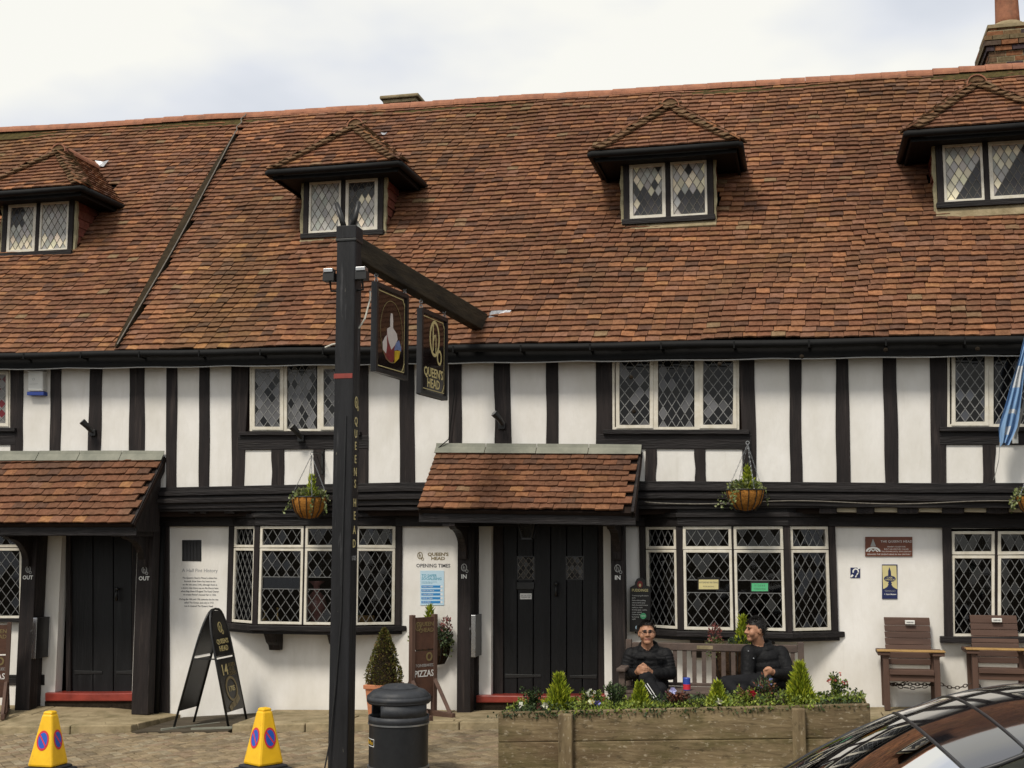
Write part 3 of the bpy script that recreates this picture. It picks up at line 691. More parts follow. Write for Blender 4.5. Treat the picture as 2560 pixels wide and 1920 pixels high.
# ---- grille
g_ = fpoly([(454.6, 1350), (503, 1350), (503, 1403), (454.6, 1403)], .292, .03, 'vent_grille', 'gloss_black')
mb = MB()
for i in range(6):
    x = lerp(458, 499, i/5); mb.prism([at(x-1, 1402, .286), at(x+1, 1402, .286), at(x+1, 1351, .286), at(x-1, 1351, .286)], (0, .01, 0))
mb.build('grille_bar', 'metal_black', g_)
# ================================================================== roof
PITCHR = R(50); SL = math.tan(PITCHR); GA = .0965; TW = .153
def ze(x): return 4.118-.0185*(x+2)
def roof_z(x, y): return ze(x)+SL*(y+.3)
VUP = Vector((0, math.cos(PITCHR), math.sin(PITCHR)))
PALT = [((.205, .092, .049), 34), ((.170, .080, .044), 28), ((.238, .107, .055), 26), ((.275, .125, .060), 13), ((.335, .155, .070), 5), ((.128, .068, .043), 6), ((.25, .165, .09), 2), ((.225, .110, .068), 9)]
TILEV = []
def tile_geo(col, w_=TW, L=.135, th=.020, camber=.003, jag=0):
    b = MB(); xs = (-w_/2, 0, w_/2); v = []
    for y, h in ((0, .035), (L, .004)):
        for x in xs:
            cz = camber*(1-(x/(w_/2))**2)+random.uniform(-.0012, .0012); yy = y+(random.uniform(-jag, jag) if y == 0 else 0)
            v += [(x, yy, h+cz-th), (x, yy, h+cz)]
    f = [(1, 3, 9, 7), (3, 5, 11, 9), (0, 2, 3, 1), (2, 4, 5, 3), (0, 1, 7, 6), (4, 10, 11, 5)]
    b.add(v, f, 0, col); return b
def jit(c, a=.12):
    k = random.uniform(1-a, 1+a); return tuple(x*k*random.uniform(.96, 1.04) for x in c)
VAR = []
for c, wgt in PALT:
    for _ in range(2): VAR.append((tile_geo(jit(c), TW*random.uniform(.955, .99), jag=.008), wgt/2))
VMESH = [b.mesh('roof_tile', 'tile', fix=False) for b, _ in VAR]
WTS = [w_ for _, w_ in VAR]
def pick(x, y):
    n1 = noise.noise((x*.55, y*.55, 3.1)); n2 = noise.noise((x*1.7, y*1.7, 9.2)); t = n1*.9+n2*.6
    ws = []
    for (c, w0) in PALT:
        lum = c[0]; k = math.exp((lum-.21)*t*10); ws += [w0*k/2, w0*k/2]
    return random.choices(range(len(VAR)), ws)[0]
def basis(o, u, v):
    u = Vector(u).normalized(); v = Vector(v); v = (v-u*v.dot(u)).normalized(); n_ = u.cross(v)
    return Matrix(((u.x, v.x, n_.x, o[0]), (u.y, v.y, n_.y, o[1]), (u.z, v.z, n_.z, o[2]), (0, 0, 0, 1)))
def bake(mb, k, M):
    p_ = M.translation; wth = 1+.30*noise.noise((p_.x*.45, p_.y*.6, 21))+.16*noise.noise((p_.x*1.6, p_.y*1.6, 4)); ol = max(0, noise.noise((p_.x*.5, p_.y*.5, 40))-.15)*.5
    b = VAR[k][0]; o_ = len(mb.v); mb.v += [M @ p for p in b.v]; mb.f += [[i+o_ for i in f] for f in b.f]; mb.m += b.m; mb.c += [(c[0]*wth*(1-ol*.25), c[1]*wth*(1+ol*.15), c[2]*wth*(1-ol*.4)) for c in b.c]
mb = MB()
rid_y = 3.24
def roofslab(x0, x1, d):
    return [Vector((x0, -.26, roof_z(x0, -.26)-d)), Vector((x1, -.26, roof_z(x1, -.26)-d)), Vector((x1, rid_y, roof_z(x1, rid_y)-d)), Vector((x0, rid_y, roof_z(x0, rid_y)-d))]
nrm = Vector((0, -math.sin(PITCHR), math.cos(PITCHR)))
mb.prism(roofslab(-15, 4.6, .10), (0, .06, -.05))
bk = [Vector((-15, rid_y, roof_z(-15, rid_y)-.03)), Vector((4.6, rid_y, roof_z(4.6, rid_y)-.03)), Vector((4.6, 6.9, roof_z(4.6, -.26)-.03)), Vector((-15, 6.9, roof_z(-15, -.26)-.03))]
mb.prism(bk, (0, -.06, -.05))
roof = mb.build('roof', 'under_roof', pub)
DORM = [(-10.31, 5.90), (-5.785, 5.93), (-1.51, 5.875), (2.22, 5.86)]
DY, DW, DH = 1.1, .555, .77
tiles = []
for r_ in range(57):
    s_ = r_*GA; fr = r_/57; xl = lerp(-10.9, -14.3, fr); xr = lerp(3.1, 4.3, fr); x = xl+(TW/2 if r_ % 2 else 0)+random.uniform(-.02, .02)
    y = -.3+s_*VUP.y
    while x < xr:
        ok = True
        for dx, dz in DORM:
            if abs(x-dx) < DW+.0 and y > DY-.02 and y < DY+1.0: ok = False
        if abs(x+8.2-noise.noise((y*.5, 0, 0))*.05) < .025 and y < 2.7: ok = False
        if ok:
            und = noise.noise((x*.8, y*.8, 1.7))*.034+noise.noise((x*3, r_*.37, 5))*.006
            sl = noise.noise((x*.9, r_*.16, 8.))*.034+noise.noise((x*3.1, r_*.5, 2.))*.010+random.uniform(-.005, .005)
            o_ = Vector((x, y, roof_z(x, y)))+nrm*und+VUP*sl
            if x < -8.2: o_ -= nrm*.035
            M = basis(o_, (1, 0, -.0185+random.gauss(0, .018)), VUP) @ Matrix.Rotation(random.gauss(0, .018), 4, 'X') @ Matrix.Rotation(random.gauss(0, .022), 4, 'Y')
            tiles.append((M, pick(x, y)))
        x += TW*random.uniform(.985, 1.015)
def seen(M):
    p = proj(M.translation); return (0 if -10 < p[0] < 2570 and not 830 < p[0] < 900 else 1, (M.translation-CAM).length)
tiles.sort(key=lambda t: seen(t[0]))
rest = MB()
for i, (M, k) in enumerate(tiles):
    if i < 300: place(VMESH[k], 'roof_tile', M, roof)
    else: bake(rest, k, M)
rest.build('roof_tile', 'tile', roof, fix=False, kind='stuff')
# ridge tiles over a bed of moss
def half_shell(r0, r1, L, th=.016, n=10, a0=0, a1=math.pi, nr=1):
    b = MB(); v = []; rings = []
    for y, r_ in ((0, r0), (L, r1)):
        for rr in (r_, r_-th):
            for j in range(n+1):
                a = lerp(a0, a1, j/n); v.append((rr*math.cos(a), y, rr*math.sin(a)))
    k = n+1; f = []
    for j in range(n):
        f += [(j, j+1, 2*k+j+1, 2*k+j), (k+j+1, k+j, 3*k+j, 3*k+j+1), (j+1, j, k+j, k+j+1), (2*k+j, 2*k+j+1, 3*k+j+1, 3*k+j)]
    f += [(0, 2*k, 3*k, k), (n, k+n, 3*k+n, 2*k+n)]
    b.add(v, f); return b
rt = half_shell(.122, .115, .335).mesh('ridge_tile', 'ridge_tile', smooth=False)
x = -15.
while x < 4.5:
    z = roof_z(x, rid_y)-.085+noise.noise((x*.6, 0, 4))*.02
    M = basis((x, rid_y, z), (0, 1, 0), (1, 0, -.0185+random.uniform(-.008, .008)))
    # local y runs along the ridge, local z up
    M = Matrix.Translation((x, rid_y, z)) @ Matrix.Rotation(R(-90)+random.gauss(0, .006), 4, 'Z') @ Matrix.Rotation(-.0185+random.gauss(0, .008), 4, 'X')
    place(rt, 'ridge_tile', M, roof); x += .338
mb = MB(); P_ = []
for i in range(200):
    x = -15+i*.098; h = .012+.02*noise.noise((x*4, 2, 0)); y = rid_y-.135; z = roof_z(x, y)-(.035 if x < -8.2 else 0)
    P_.append((Vector((x, y-.05-.03*noise.noise((x*6, 0, 3)), z-.035)), Vector((x, y+.0, z+.022+h*.6)), Vector((x, y+.09, roof_z(x, y+.09)+.02))))
for a, b in zip(P_, P_[1:]): mb.add([a[0], b[0], b[1], a[1], b[2], a[2]], [(0, 1, 2, 3), (3, 2, 4, 5)])
mb.build('moss', 'moss', roof, kind='stuff', fix=False)
# verge strip between the roofs, step's shadow painted into its colour; with its cable
mb = MB(); n_ = 26; L_ = []; C_ = []
for i in range(n_+1):
    y = lerp(-.28, 2.85, i/n_); x = -8.2+noise.noise((y*.5, 0, 0))*.05; wv = .03+.10*math.sin(math.pi*min(1, i/n_*1.05))**.7
    z = roof_z(x, y); L_.append((Vector((x-wv, y, z))+nrm*.01, Vector((x+.035, y, z))+nrm*.05)); C_.append(Vector((x+.05, y, z))+nrm*.075)
for a, b in zip(L_, L_[1:]): mb.add([a[0], a[1], b[1], b[0], a[1]-nrm*.09, b[1]-nrm*.09], [(0, 1, 2, 3), (1, 4, 5, 2)])
mb.build('valley_shade_strip', 'valley_shade', roof, fix=False)
for i in range(18):
    y = lerp(2.85, 3.2, i/17); C_.append(Vector((-8.2+.02*math.sin(i*.9), y, roof_z(-8.2, y)))+nrm*.06)
MB().tube(C_, .008, 6).build('roof_cable', 'lead_old', roof)
# gutter, fascia and the wire under it
mb = MB(); n_ = 30
gp = [Vector((lerp(-11.2, 3.4, i/n_), -.36, ze(lerp(-11.2, 3.4, i/n_))-.055+.006*math.sin(i*1.3))) for i in range(n_+1)]
mb.tube(gp, .045, 10); mb.build('gutter', 'gutter', pub, smooth=True)
for i in range(1, 18):
    x = lerp(-11, 3.3, i/18); MB().box((x-.008, -.408, ze(x)-.102), (x+.008, -.20, ze(x)-.03)).build('gutter_bracket', 'gutter', pub)
MB().prism([(-11.2, -.255, ze(-11.2)-.19), (3.4, -.255, ze(3.4)-.19), (3.4, -.255, ze(3.4)-.01), (-11.2, -.255, ze(-11.2)-.01)], (0, .025, 0)).build('fascia', 'gutter', pub)
MB().prism([(-11.2, -.25, ze(-11.2)-.18), (3.4, -.25, ze(3.4)-.18), (3.4, .05, ze(3.4)-.17), (-11.2, .05, ze(-11.2)-.17)], (0, 0, .02)).build('eave_soffit', 'timber_h', pub)
wp = [Vector((lerp(-11, 3.3, i/60), -.28, ze(lerp(-11, 3.3, i/60))-.205-.012*abs(math.sin(i*.7)))) for i in range(61)]
MB().tube(wp, .007, 5).build('cable', 'grey_paint', pub)
# ---- dormers
bnb = half_shell(.27, .24, .19, .018, 8, R(56), R(124)); bnb.v = [v-Vector((0, 0, .215)) for v in bnb.v]; bon = bnb.mesh('bonnet_tile', 'bonnet_tile')
def dormer(xc, zs, tone, skip_right=False):
    ez = zs+.80; hw = .89; fy = .74; ax, ay, az = xc, 1.58, ez+.82
    by = lambda z: -.3+(z-ze(xc))/SL
    mb = MB()
    for s_ in (-1, 1):                        # cheeks, triangular
        x0 = xc+s_*(DW-.005); zb = roof_z(x0, DY)-.12
        mb.prism([(x0, DY, zb), (x0, DY, ez), (x0, by(ez)+.15, ez)], (s_*-.05, 0, 0))
    mb.box((xc-DW, DY, ez-.04), (xc+DW, DY+.08, ez+.02))
    d = mb.build('dormer', 'under_roof', pub)
    # surround
    f0 = MB()
    f0.box((xc-DW+.0, DY-.03, zs-.06), (xc-DW+.07, DY+.06, ez-.02)); f0.box((xc+DW-.07, DY-.03, zs-.06), (xc+DW, DY+.06, ez-.02))
    f0.box((xc-DW+.07, DY-.03, ez-.09), (xc+DW-.07, DY+.06, ez-.02)); f0.box((xc-.028, DY-.025, zs), (xc+.028, DY+.05, ez-.09))
    f0.build('dormer_post', 'timber', d, bevel=.005)
    MB().box((xc-DW-.02, DY-.07, zs-.07), (xc+DW+.02, DY+.05, zs-.0)).build('dormer_sill', 'timber_h', d, bevel=.006)
    MB().prism([(xc-DW-.03, DY-.065, roof_z(xc, DY-.065)+.04), (xc+DW+.03, DY-.065, roof_z(xc, DY-.065)+.04), (xc+DW+.03, DY-.02, zs-.05), (xc-DW-.03, DY-.02, zs-.05)], (0, .02, -.02)).build('lead_apron', 'stone', d)
    for s_ in (-1, 1):
        pts = []; x0 = xc+s_*(DW+.005)
        q = [(x0, zs-.10)]+[(x0+s_*(.035+random.uniform(-.012, .014)), lerp(zs-.1, ez-.05, i/9)) for i in range(10)]+[(x0, ez-.05)]
        MB().prism([(x, DY-.005, z) for x, z in q], (0, .05, 0)).build('mortar_edge', 'mortar', d)
        for i in range(7):                    # hung tiles on the cheek
            z0 = zs-.15+i*.125; ya = DY+.02; yb = by(z0+.13)+.05
            if yb-ya > .03 and z0 < ez-.05:
                m_ = MB(); n2 = max(1, int((yb-ya)/.15)); xo = xc+s_*DW
                for k_ in range(n2):
                    y0, y1 = lerp(ya, yb, k_/n2), lerp(ya, yb, (k_+1)/n2)-.004
                    m_.hexa([(xo, y0, z0), (xo+s_*.03, y0, z0), (xo+s_*.03, y1, z0), (xo, y1, z0), (xo, y0, z0+.13), (xo+s_*.014, y0, z0+.13), (xo+s_*.014, y1, z0+.13), (xo, y1, z0+.13)], 0, jit((.20, .062, .04)))
                m_.build('hung_tile', 'tile', d)
    for s_ in (-1, 1):
        a, b = (xc-DW+.075, xc-.032) if s_ < 0 else (xc+.032, xc+DW-.075)
        qd = (Vector((a, DY-.02, zs+.005)), Vector((b, DY-.02, zs+.005)), Vector((b, DY-.02, ez-.095)), Vector((a, DY-.02, ez-.095)))
        wn, qq = casement(qd, .044 if s_*tone[2] > 0 else .030, 'window', .04, parent=d)
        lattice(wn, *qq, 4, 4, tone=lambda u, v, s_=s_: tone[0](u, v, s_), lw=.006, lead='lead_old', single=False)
    # eaves
    e = MB(); e.box((xc-hw+.05, fy+.05, ez-.10), (xc+hw-.05, DY, ez-.065)); e.box((xc-hw+.05, DY, ez-.10), (xc-DW+.02, by(ez)+.1, ez-.065)); e.box((xc+DW-.02, DY, ez-.10), (xc+hw-.05, by(ez)+.1, ez-.065))
    e.box((xc-hw+.03, fy+.03, ez-.13), (xc+hw-.03, fy+.055, ez)); e.box((xc-hw+.03, fy+.055, ez-.13), (xc-hw+.055, by(ez)+.1, ez)); e.box((xc+hw-.055, fy+.055, ez-.13), (xc+hw-.03, by(ez)+.1, ez))
    e.build('dormer_eave', 'gutter', d)
    g = MB(); g.tube([(xc-hw-.02, by(ez)+.1, ez-.04), (xc-hw-.02, fy-.03, ez-.05), (xc-hw, fy-.04, ez-.05), (xc, fy-.04, ez-.055), (xc+hw, fy-.04, ez-.05), (xc+hw+.02, fy-.03, ez-.05), (xc+hw+.02, by(ez)+.1, ez-.04)], .042, 10)
    g.build('dormer_gutter', 'gutter', d, smooth=True)
    # slopes: boards then tiles
    A = Vector((ax, ay, az)); fl_, frr = Vector((xc-hw, fy, ez)), Vector((xc+hw, fy, ez)); bl_, brr = Vector((xc-hw, by(ez)+.1, ez)), Vector((xc+hw, by(ez)+.1, ez)); B = Vector((ax, by(az)+.1, az))
    u = MB(); dn = Vector((0, 0, -.02))
    for q in ([fl_, frr, A], [frr, brr, B, A], [bl_, fl_, A, B]): u.add([p+dn for p in q], [tuple(range(len(q)))])
    u.build('dormer_boards', 'under_roof', d, fix=False)
    t = MB()
    def field(o0, o1, top0, top1):            # eave line o0->o1, top line top0->top1
        U = (o1-o0).normalized(); W_ = (o1-o0).length; vv = ((top0+top1)/2-(o0+o1)/2); Vn = (vv-U*vv.dot(U)); L_ = Vn.length; Vn.normalize()
        l0 = (top0-o0).dot(U); l1 = (top1-o0).dot(U)
        for r_ in range(int(L_/GA)):
            f = r_*GA/L_; xa, xb = lerp(0, l0, f), lerp(W_, l1, f); x = xa+(TW/2 if r_ % 2 else .02)
            while x < xb:
                p = o0+U*x+Vn*(r_*GA+random.uniform(-.006, .006)); c = pick(p.x, p.y)
                bake(t, c, basis(p, U, Vn) @ Matrix.Rotation(random.gauss(0, .02), 4, 'Y') @ Matrix.Rotation(random.gauss(0, .02), 4, 'X')); x += TW*1.0
    field(fl_, frr, A, A); field(frr, brr, A, B); field(bl_, fl_, B, A)
    t.build('dormer_tile', 'tile', d, fix=False, kind='stuff')
    for c0 in (fl_, frr):                     # bonnet hips
        dr = (A-c0); L_ = dr.length; dr.normalize(); side = dr.cross(Vector((0, 0, 1))).normalized()
        for i in range(13):
            p = c0+dr*(i*L_/13.2+.02)+Vector((0, 0, -.0)); M = basis(p, side, dr) @ Matrix.Rotation(R(-5)+random.gauss(0, .03), 4, 'X') @ Matrix.Rotation(random.gauss(0, .08), 4, 'Z')
            place(bon, 'bonnet_tile', M, d)
    n2 = 3
    for i in range(4):
        p = A+Vector((0, -.10+i*.33, -.05)); place(rt, 'ridge_tile', Matrix.Translation(p) @ Matrix.Rotation(random.gauss(0, .02), 4, 'Z'), d)
    e2 = MB(); e2.prism([(xc+.12*math.cos(R(a)), ay-.085, az-.05+.12*math.sin(R(a))) for a in range(0, 181, 15)], (0, .03, 0)); e2.build('ridge_end', 'bonnet_tile', d)
    return d
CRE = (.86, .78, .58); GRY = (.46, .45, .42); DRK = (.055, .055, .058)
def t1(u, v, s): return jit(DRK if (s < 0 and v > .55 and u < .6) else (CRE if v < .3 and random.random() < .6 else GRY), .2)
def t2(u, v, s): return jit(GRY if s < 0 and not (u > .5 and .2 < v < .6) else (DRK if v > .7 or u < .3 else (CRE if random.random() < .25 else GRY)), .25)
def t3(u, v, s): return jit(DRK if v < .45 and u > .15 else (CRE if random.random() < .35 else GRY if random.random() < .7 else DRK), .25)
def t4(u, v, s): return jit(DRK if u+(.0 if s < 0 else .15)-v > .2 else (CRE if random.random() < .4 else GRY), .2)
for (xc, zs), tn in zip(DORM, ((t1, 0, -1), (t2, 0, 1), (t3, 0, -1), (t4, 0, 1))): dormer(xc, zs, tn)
for px, py in ((258, 418), (962, 345)):
    c = None
    d_ = ray(px, py); t_ = (ze(-7)+SL*(CAM.y+.3)-CAM.z)/(d_.z-SL*d_.y); c = CAM+d_*t_+nrm*.07; k_ = 1 if px < 500 else .4
    MB().prism([c+Vector((-.11*k_, 0, .05*k_)), c+Vector((-.03*k_, -.03, -.05*k_)), c+Vector((.05*k_, -.02, -.06*k_)), c+Vector((.12*k_, 0, .04*k_)), c+Vector((.02*k_, 0, .02*k_))], (0, .015, .01)).build('lead_scrap', 'foil', roof)
# ---- chimneys
ch = MB(); BR = [(.16, .10, .06), (.20, .13, .07), (.11, .08, .06), (.26, .12, .06), (.075, .055, .06), (.18, .14, .08)]
cx0, cx1, cy0, cy1 = 2.72, 4.0, 3.75, 4.6
ch.box((cx0+.006, cy0+.006, 7.2), (cx1-.006, cy1-.006, 8.98)); chim = ch.build('chimney', 'mortar', pub)
bvar = []
def brick_mesh(w_, d_, h, col):
    return MB().box((0, 0, 0), (w_, d_, h), 0, col).mesh('brick', 'brick', fix=False)
BM = [brick_mesh(.215, .10, .063, c) for c in BR]; BH = [brick_mesh(.10, .10, .063, c) for c in BR]
for r_ in range(24):
    z = 7.25+r_*.075; off = 0
    if r_ >= 19: off = -.03*(r_-18) if r_ < 21 else -.06+(.0 if r_ == 21 else .045*(r_-21))
    x = cx0+off-(.1125 if r_ % 2 else 0); first = True
    while x < cx1-.02-off:
        M0 = BH if first and r_ % 2 else BM
        xx = max(x, cx0+off)
        place(random.choice(M0), 'brick', Matrix.Translation((xx, cy0+off+random.uniform(-.003, .003), z)), chim)
        x = xx+(.1125 if M0 is BH else .225); first = False
    y = cy0+off+.11
    while y < cy1: place(random.choice(BM), 'brick', Matrix.Translation((cx0+off, y+.215, z)) @ Matrix.Rotation(R(-90), 4, 'Z'), chim); y += .225
fm = MB(); fm.prism([(cx0+.0, cy0+.0, 9.02), (cx1, cy0, 9.02), (cx1, cy1, 9.02), (cx0, cy1, 9.02)], (0, 0, .05)); fm.lathe([(.32, 9.05), (.27, 9.12), (.2, 9.2)], (3.05, 4.15, 0), 12); fm.lathe([(.32, 9.05), (.27, 9.14), (.2, 9.24)], (3.62, 4.15, 0), 12)
fm.build('flaunching', 'stone', chim)
for x in (3.05, 3.62):
    MB().lathe([(.175, 9.1), (.165, 9.3), (.145, 10.1), (.17, 10.13), (.17, 10.2), (.13, 10.2), (.12, 9.2)], (x, 4.15, 0), 20).build('chimney_pot', 'ridge_tile', chim, smooth=True)
ch2 = MB(); ch2.box((-6.33, 4.3, 7.6), (-5.82, 4.9, 8.90)); c2 = ch2.build('chimney', 'brick', pub)
MB().box((-6.4, 4.22, 8.90), (-5.75, 4.98, 8.96)).build('chimney_cap', 'stone', c2, bevel=.02); MB().box((-6.36, 4.26, 8.84), (-5.8, 4.94, 8.90)).build('chimney_cap', 'stone', c2, bevel=.02)
# ---- porches
def porch(xl, xr, ztl, ztr, zbl, zbr, dep, posts, rows):
    TL, TR_, BL, BR_ = Vector((xl, -.02, ztl)), Vector((xr, -.02, ztr)), Vector((xl, -dep, zbl)), Vector((xr, -dep, zbr))
    U = (BR_-BL).normalized(); W_ = (BR_-BL).length; V = ((TL+TR_)-(BL+BR_)); L_ = (V-U*V.dot(U)).length/2; V = (V-U*V.dot(U)).normalized(); n_ = U.cross(V)
    pr = MB().prism([BL-n_*.02, BR_-n_*.02, TR_-n_*.02, TL-n_*.02], n_*-.04).build('porch_roof', 'under_roof', pub)
    ga = L_/rows
    for r_ in range(rows):
        x = (TW/2 if r_ % 2 else 0)+TW*.5-(TW*.5 if r_ % 2 else 0)
        x = TW*.5 if r_ % 2 == 0 else TW
        if r_ % 2:
            p = BL+U*(TW*.25)+V*(r_*ga); place(VMESH[pick(p.x+3, p.z)], 'porch_tile', basis(p, U, V) @ Matrix.Diagonal((.5, 1, 1, 1)), pr)
        while x < W_-TW*.3:
            p = BL+U*x+V*(r_*ga+random.uniform(-.005, .005)+noise.noise((x*2, r_*.4, 2))*.008)+n_*noise.noise((x*2, r_*.6, 7))*.006
            top = r_ > rows-5; k = pick(p.x*1.3+5, p.z*2)
            if random.random() < (.85 if top else .45): k = random.choice((0, 1, 2, 3, 2, 3, 10, 11) if top else (0, 1, 2, 3))
            place(VMESH[k], 'porch_tile', basis(p, U, V) @ Matrix.Rotation(random.gauss(0, .012), 4, 'Y') @ Matrix.Rotation(random.gauss(0, .012), 4, 'Z'), pr); x += TW
    # lead flashing in lengths
    n2 = int(W_/.62)+1
    for i in range(n2):
        a, b = i/n2, (i+1)/n2-.003; p0, p1 = TL.lerp(TR_, a), TL.lerp(TR_, b); j = random.uniform(-.006, .006)
        q = [p0-V*.10+n_*.034, p1-V*(.10+j)+n_*.036, p1+n_*.042, p0+n_*.04]
        MB().prism(q, n_*.006).build('lead_flashing', 'lead_sheet', pr); q2 = [p0+n_*.04+Vector((0, .005, 0)), p1+n_*.042+Vector((0, .005, 0)), p1+Vector((0, -.012, .075+j)), p0+Vector((0, -.012, .075))]
        MB().prism(q2, (0, -.006, 0)).build('lead_flashing', 'lead_sheet', pr)
    MB().prism([BL-n_*.06+Vector((0, .02, 0)), BR_-n_*.06+Vector((0, .02, 0)), BR_-n_*.06+Vector((0, .02, -.10)), BL-n_*.06+Vector((0, .02, -.10))], (0, .03, 0)).build('porch_fascia', 'timber_h', pr)
    for e_, s_ in ((BL, 1), (BR_, -1)):
        t_ = TL if s_ > 0 else TR_
        MB().prism([e_-n_*.0+U*s_*.01, t_+U*s_*.01, t_+U*s_*.01-n_*.13, e_+U*s_*.01-n_*.13], U*s_*.03).build('verge_board', 'timber', pr)
        MB().prism([e_+U*s_*.05+Vector((0, .06, -.09)), t_+U*s_*.05+Vector((0, 0, -.16)), Vector((t_.x, t_.y, e_.z-.09))+U*s_*.05], U*s_*.03).build('porch_gable', 'timber', pr)
    for x0, x1 in posts:
        zb = pz((x0+x1)/2, 0)-.03; zt_ = min(zbl, zbr)-.02
        MB().box((x0, .0, zb), (x1, .16, zt_)).build('porch_post', 'timber', pr, bevel=.008)
        MB().box((x0+.03, .16, zb), (x1-.03, .28, zt_)).build('porch_side', 'timber', pr)
        MB().box((x0+.01, -dep+.08, zt_-.13), (x1-.01, .0, zt_)).build('porch_beam', 'timber', pr, bevel=.006)
        q = [(0, zt_-.50)]+[(-.06-.40*(1-math.cos(R(a))), zt_-.50+.34*math.sin(R(a))) for a in range(0, 91, 15)]+[(-.52, zt_-.13), (0, zt_-.13)]
        xm = (x0+x1)/2; MB().prism([(xm-.045, y, z) for y, z in q], (.09, 0, 0)).build('porch_brace', 'timber', pr, bevel=.006)
    zt_ = min(zbl, zbr)-.02
    MB().box((posts[0][1], .03, zt_-.12), (posts[1][0], .13, zt_)).build('porch_lintel', 'timber_h', pr)
    return pr
pr1 = porch(-9.95, -7.63, 2.965, 2.935, 2.11, 2.105, .72, [(-9.575, -9.372), (-7.98, -7.76)], 10)
pr2 = porch(-4.15, -1.735, 2.965, 2.91, 2.257, 2.215, .75, [(-3.896, -3.734), (-2.109, -1.956)], 11)
# black weather board beside the left porch, rainwater pipe
MB().tube([(xp(402, .2), .2, zp(1795, 402, .2)), (xp(402, .2), .2, zp(1316, 402, .2))], .035, 10).build('rainwater_pipe', 'gutter', pub, smooth=True)
MB().tube([(xp(1132, -.06), -.06, 3.78), (xp(1136, -.06, 930), -.06, 3.6), (xp(1128, -.06, 1050), -.06, 3.3), (xp(1122, -.06, 1100), -.06, 3.08), (xp(1096, -.06, 1128), -.06, 2.98)], .007, 5).build('cable', 'gutter', pub)
# monograms and IN / OUT on the porch posts
for (x0, x1), word, pr in (((-9.575, -9.372), 'OUT', pr1), ((-7.98, -7.76), 'OUT', pr1), ((-3.896, -3.734), 'IN', pr2), ((-2.109, -1.956), 'IN', pr2)):
    xm = (x0+x1)/2; zz = at(65, 1425, 0).z if word == 'OUT' else zp(1421, 1160, 0)
    monogram(frame((xm, -.003, zz), (1, 0, 0), (0, 0, 1)), .105, 'grey_paint', pr)
    text(word, .068, frame((xm, -.003, zz-.095), (1, 0, 0), (0, 0, 1)), 'white_paint', pr, bold=.0015)
# painted wall lettering
hx = xp(480, .296, 1430); M_ = lambda px, py: frame(at(px, py, .2985), (1, 0, 0), (0, 0, 1))
text('A Half Pint History', .062, M_(500-.5, 1426.5), 'ink_faint', pub)
body = ["The Queen's Head is Pinner's oldest Inn.", "Records show there has been an inn", "on the site since 1540, although there is", "a theory that there was an Ale House here", "when King Edward III signed The Royal Charter", "to create Pinner's Annual Fair in 1336."]
for i, s_ in enumerate(body): text(s_, .031, M_(499.5, 1445+i*8.4), 'ink', pub, xs=.92 if i != 4 else .85)
for i, s_ in enumerate(["During the 16th and 17th centuries the Inn was", "called The Crown, and only in 1715", "was it renamed The Queen's Head."]): text(s_, .031, M_(497, 1498.5+i*8.4), 'ink', pub, xs=.88)
monogram(M_(1050, 1391), .10, 'gold_dark', pub)
text("QUEEN'S", .052, M_(1095, 1386), 'gold_dark', pub, bold=.0015, xs=1.25); text("HEAD", .052, M_(1095, 1396.5), 'gold_dark', pub, bold=.0015, xs=1.25)
text("OPENING TIMES", .058, M_(1083, 1414.5), 'ink', pub, bold=.001)
# ================================================================== things in front of the pub
def leaf(mb, p, d, L, wd, col, roll=None):
    d = Vector(d).normalized(); s_ = d.cross(Vector((random.gauss(0, 1), random.gauss(0, 1), random.gauss(0, 1))))
    if s_.length < 1e-3: s_ = Vector((1, 0, 0))
    s_.normalize(); n_ = s_.cross(d); p = Vector(p)
    mb.add([p, p+d*L*.5+s_*wd/2+n_*L*.08, p+d*L, p+d*L*.5-s_*wd/2+n_*L*.08], [(0, 1, 2, 3)], 0, col)
def rdir(up=0):
    v = Vector((random.gauss(0, 1), random.gauss(0, 1), random.gauss(0, 1)+up)); return v.normalized()
def pal(cols, a=.25): return jit(random.choice(cols), a)
LIME = [(.36, .42, .025), (.26, .34, .025), (.44, .48, .04), (.15, .20, .02)]
GREEN = [(.13, .18, .025), (.09, .13, .02), (.19, .24, .03), (.25, .30, .05)]
DGREEN = [(.035, .06, .02), (.05, .08, .025), (.025, .045, .018), (.07, .10, .03)]
IVY = [(.16, .20, .07), (.30, .33, .18), (.09, .13, .04), (.22, .25, .08)]
RUST = [(.16, .05, .03), (.10, .04, .03), (.22, .09, .05)]
BOX = [(.14, .14, .03), (.09, .10, .02), (.19, .17, .04), (.06, .065, .015), (.15, .09, .03)]
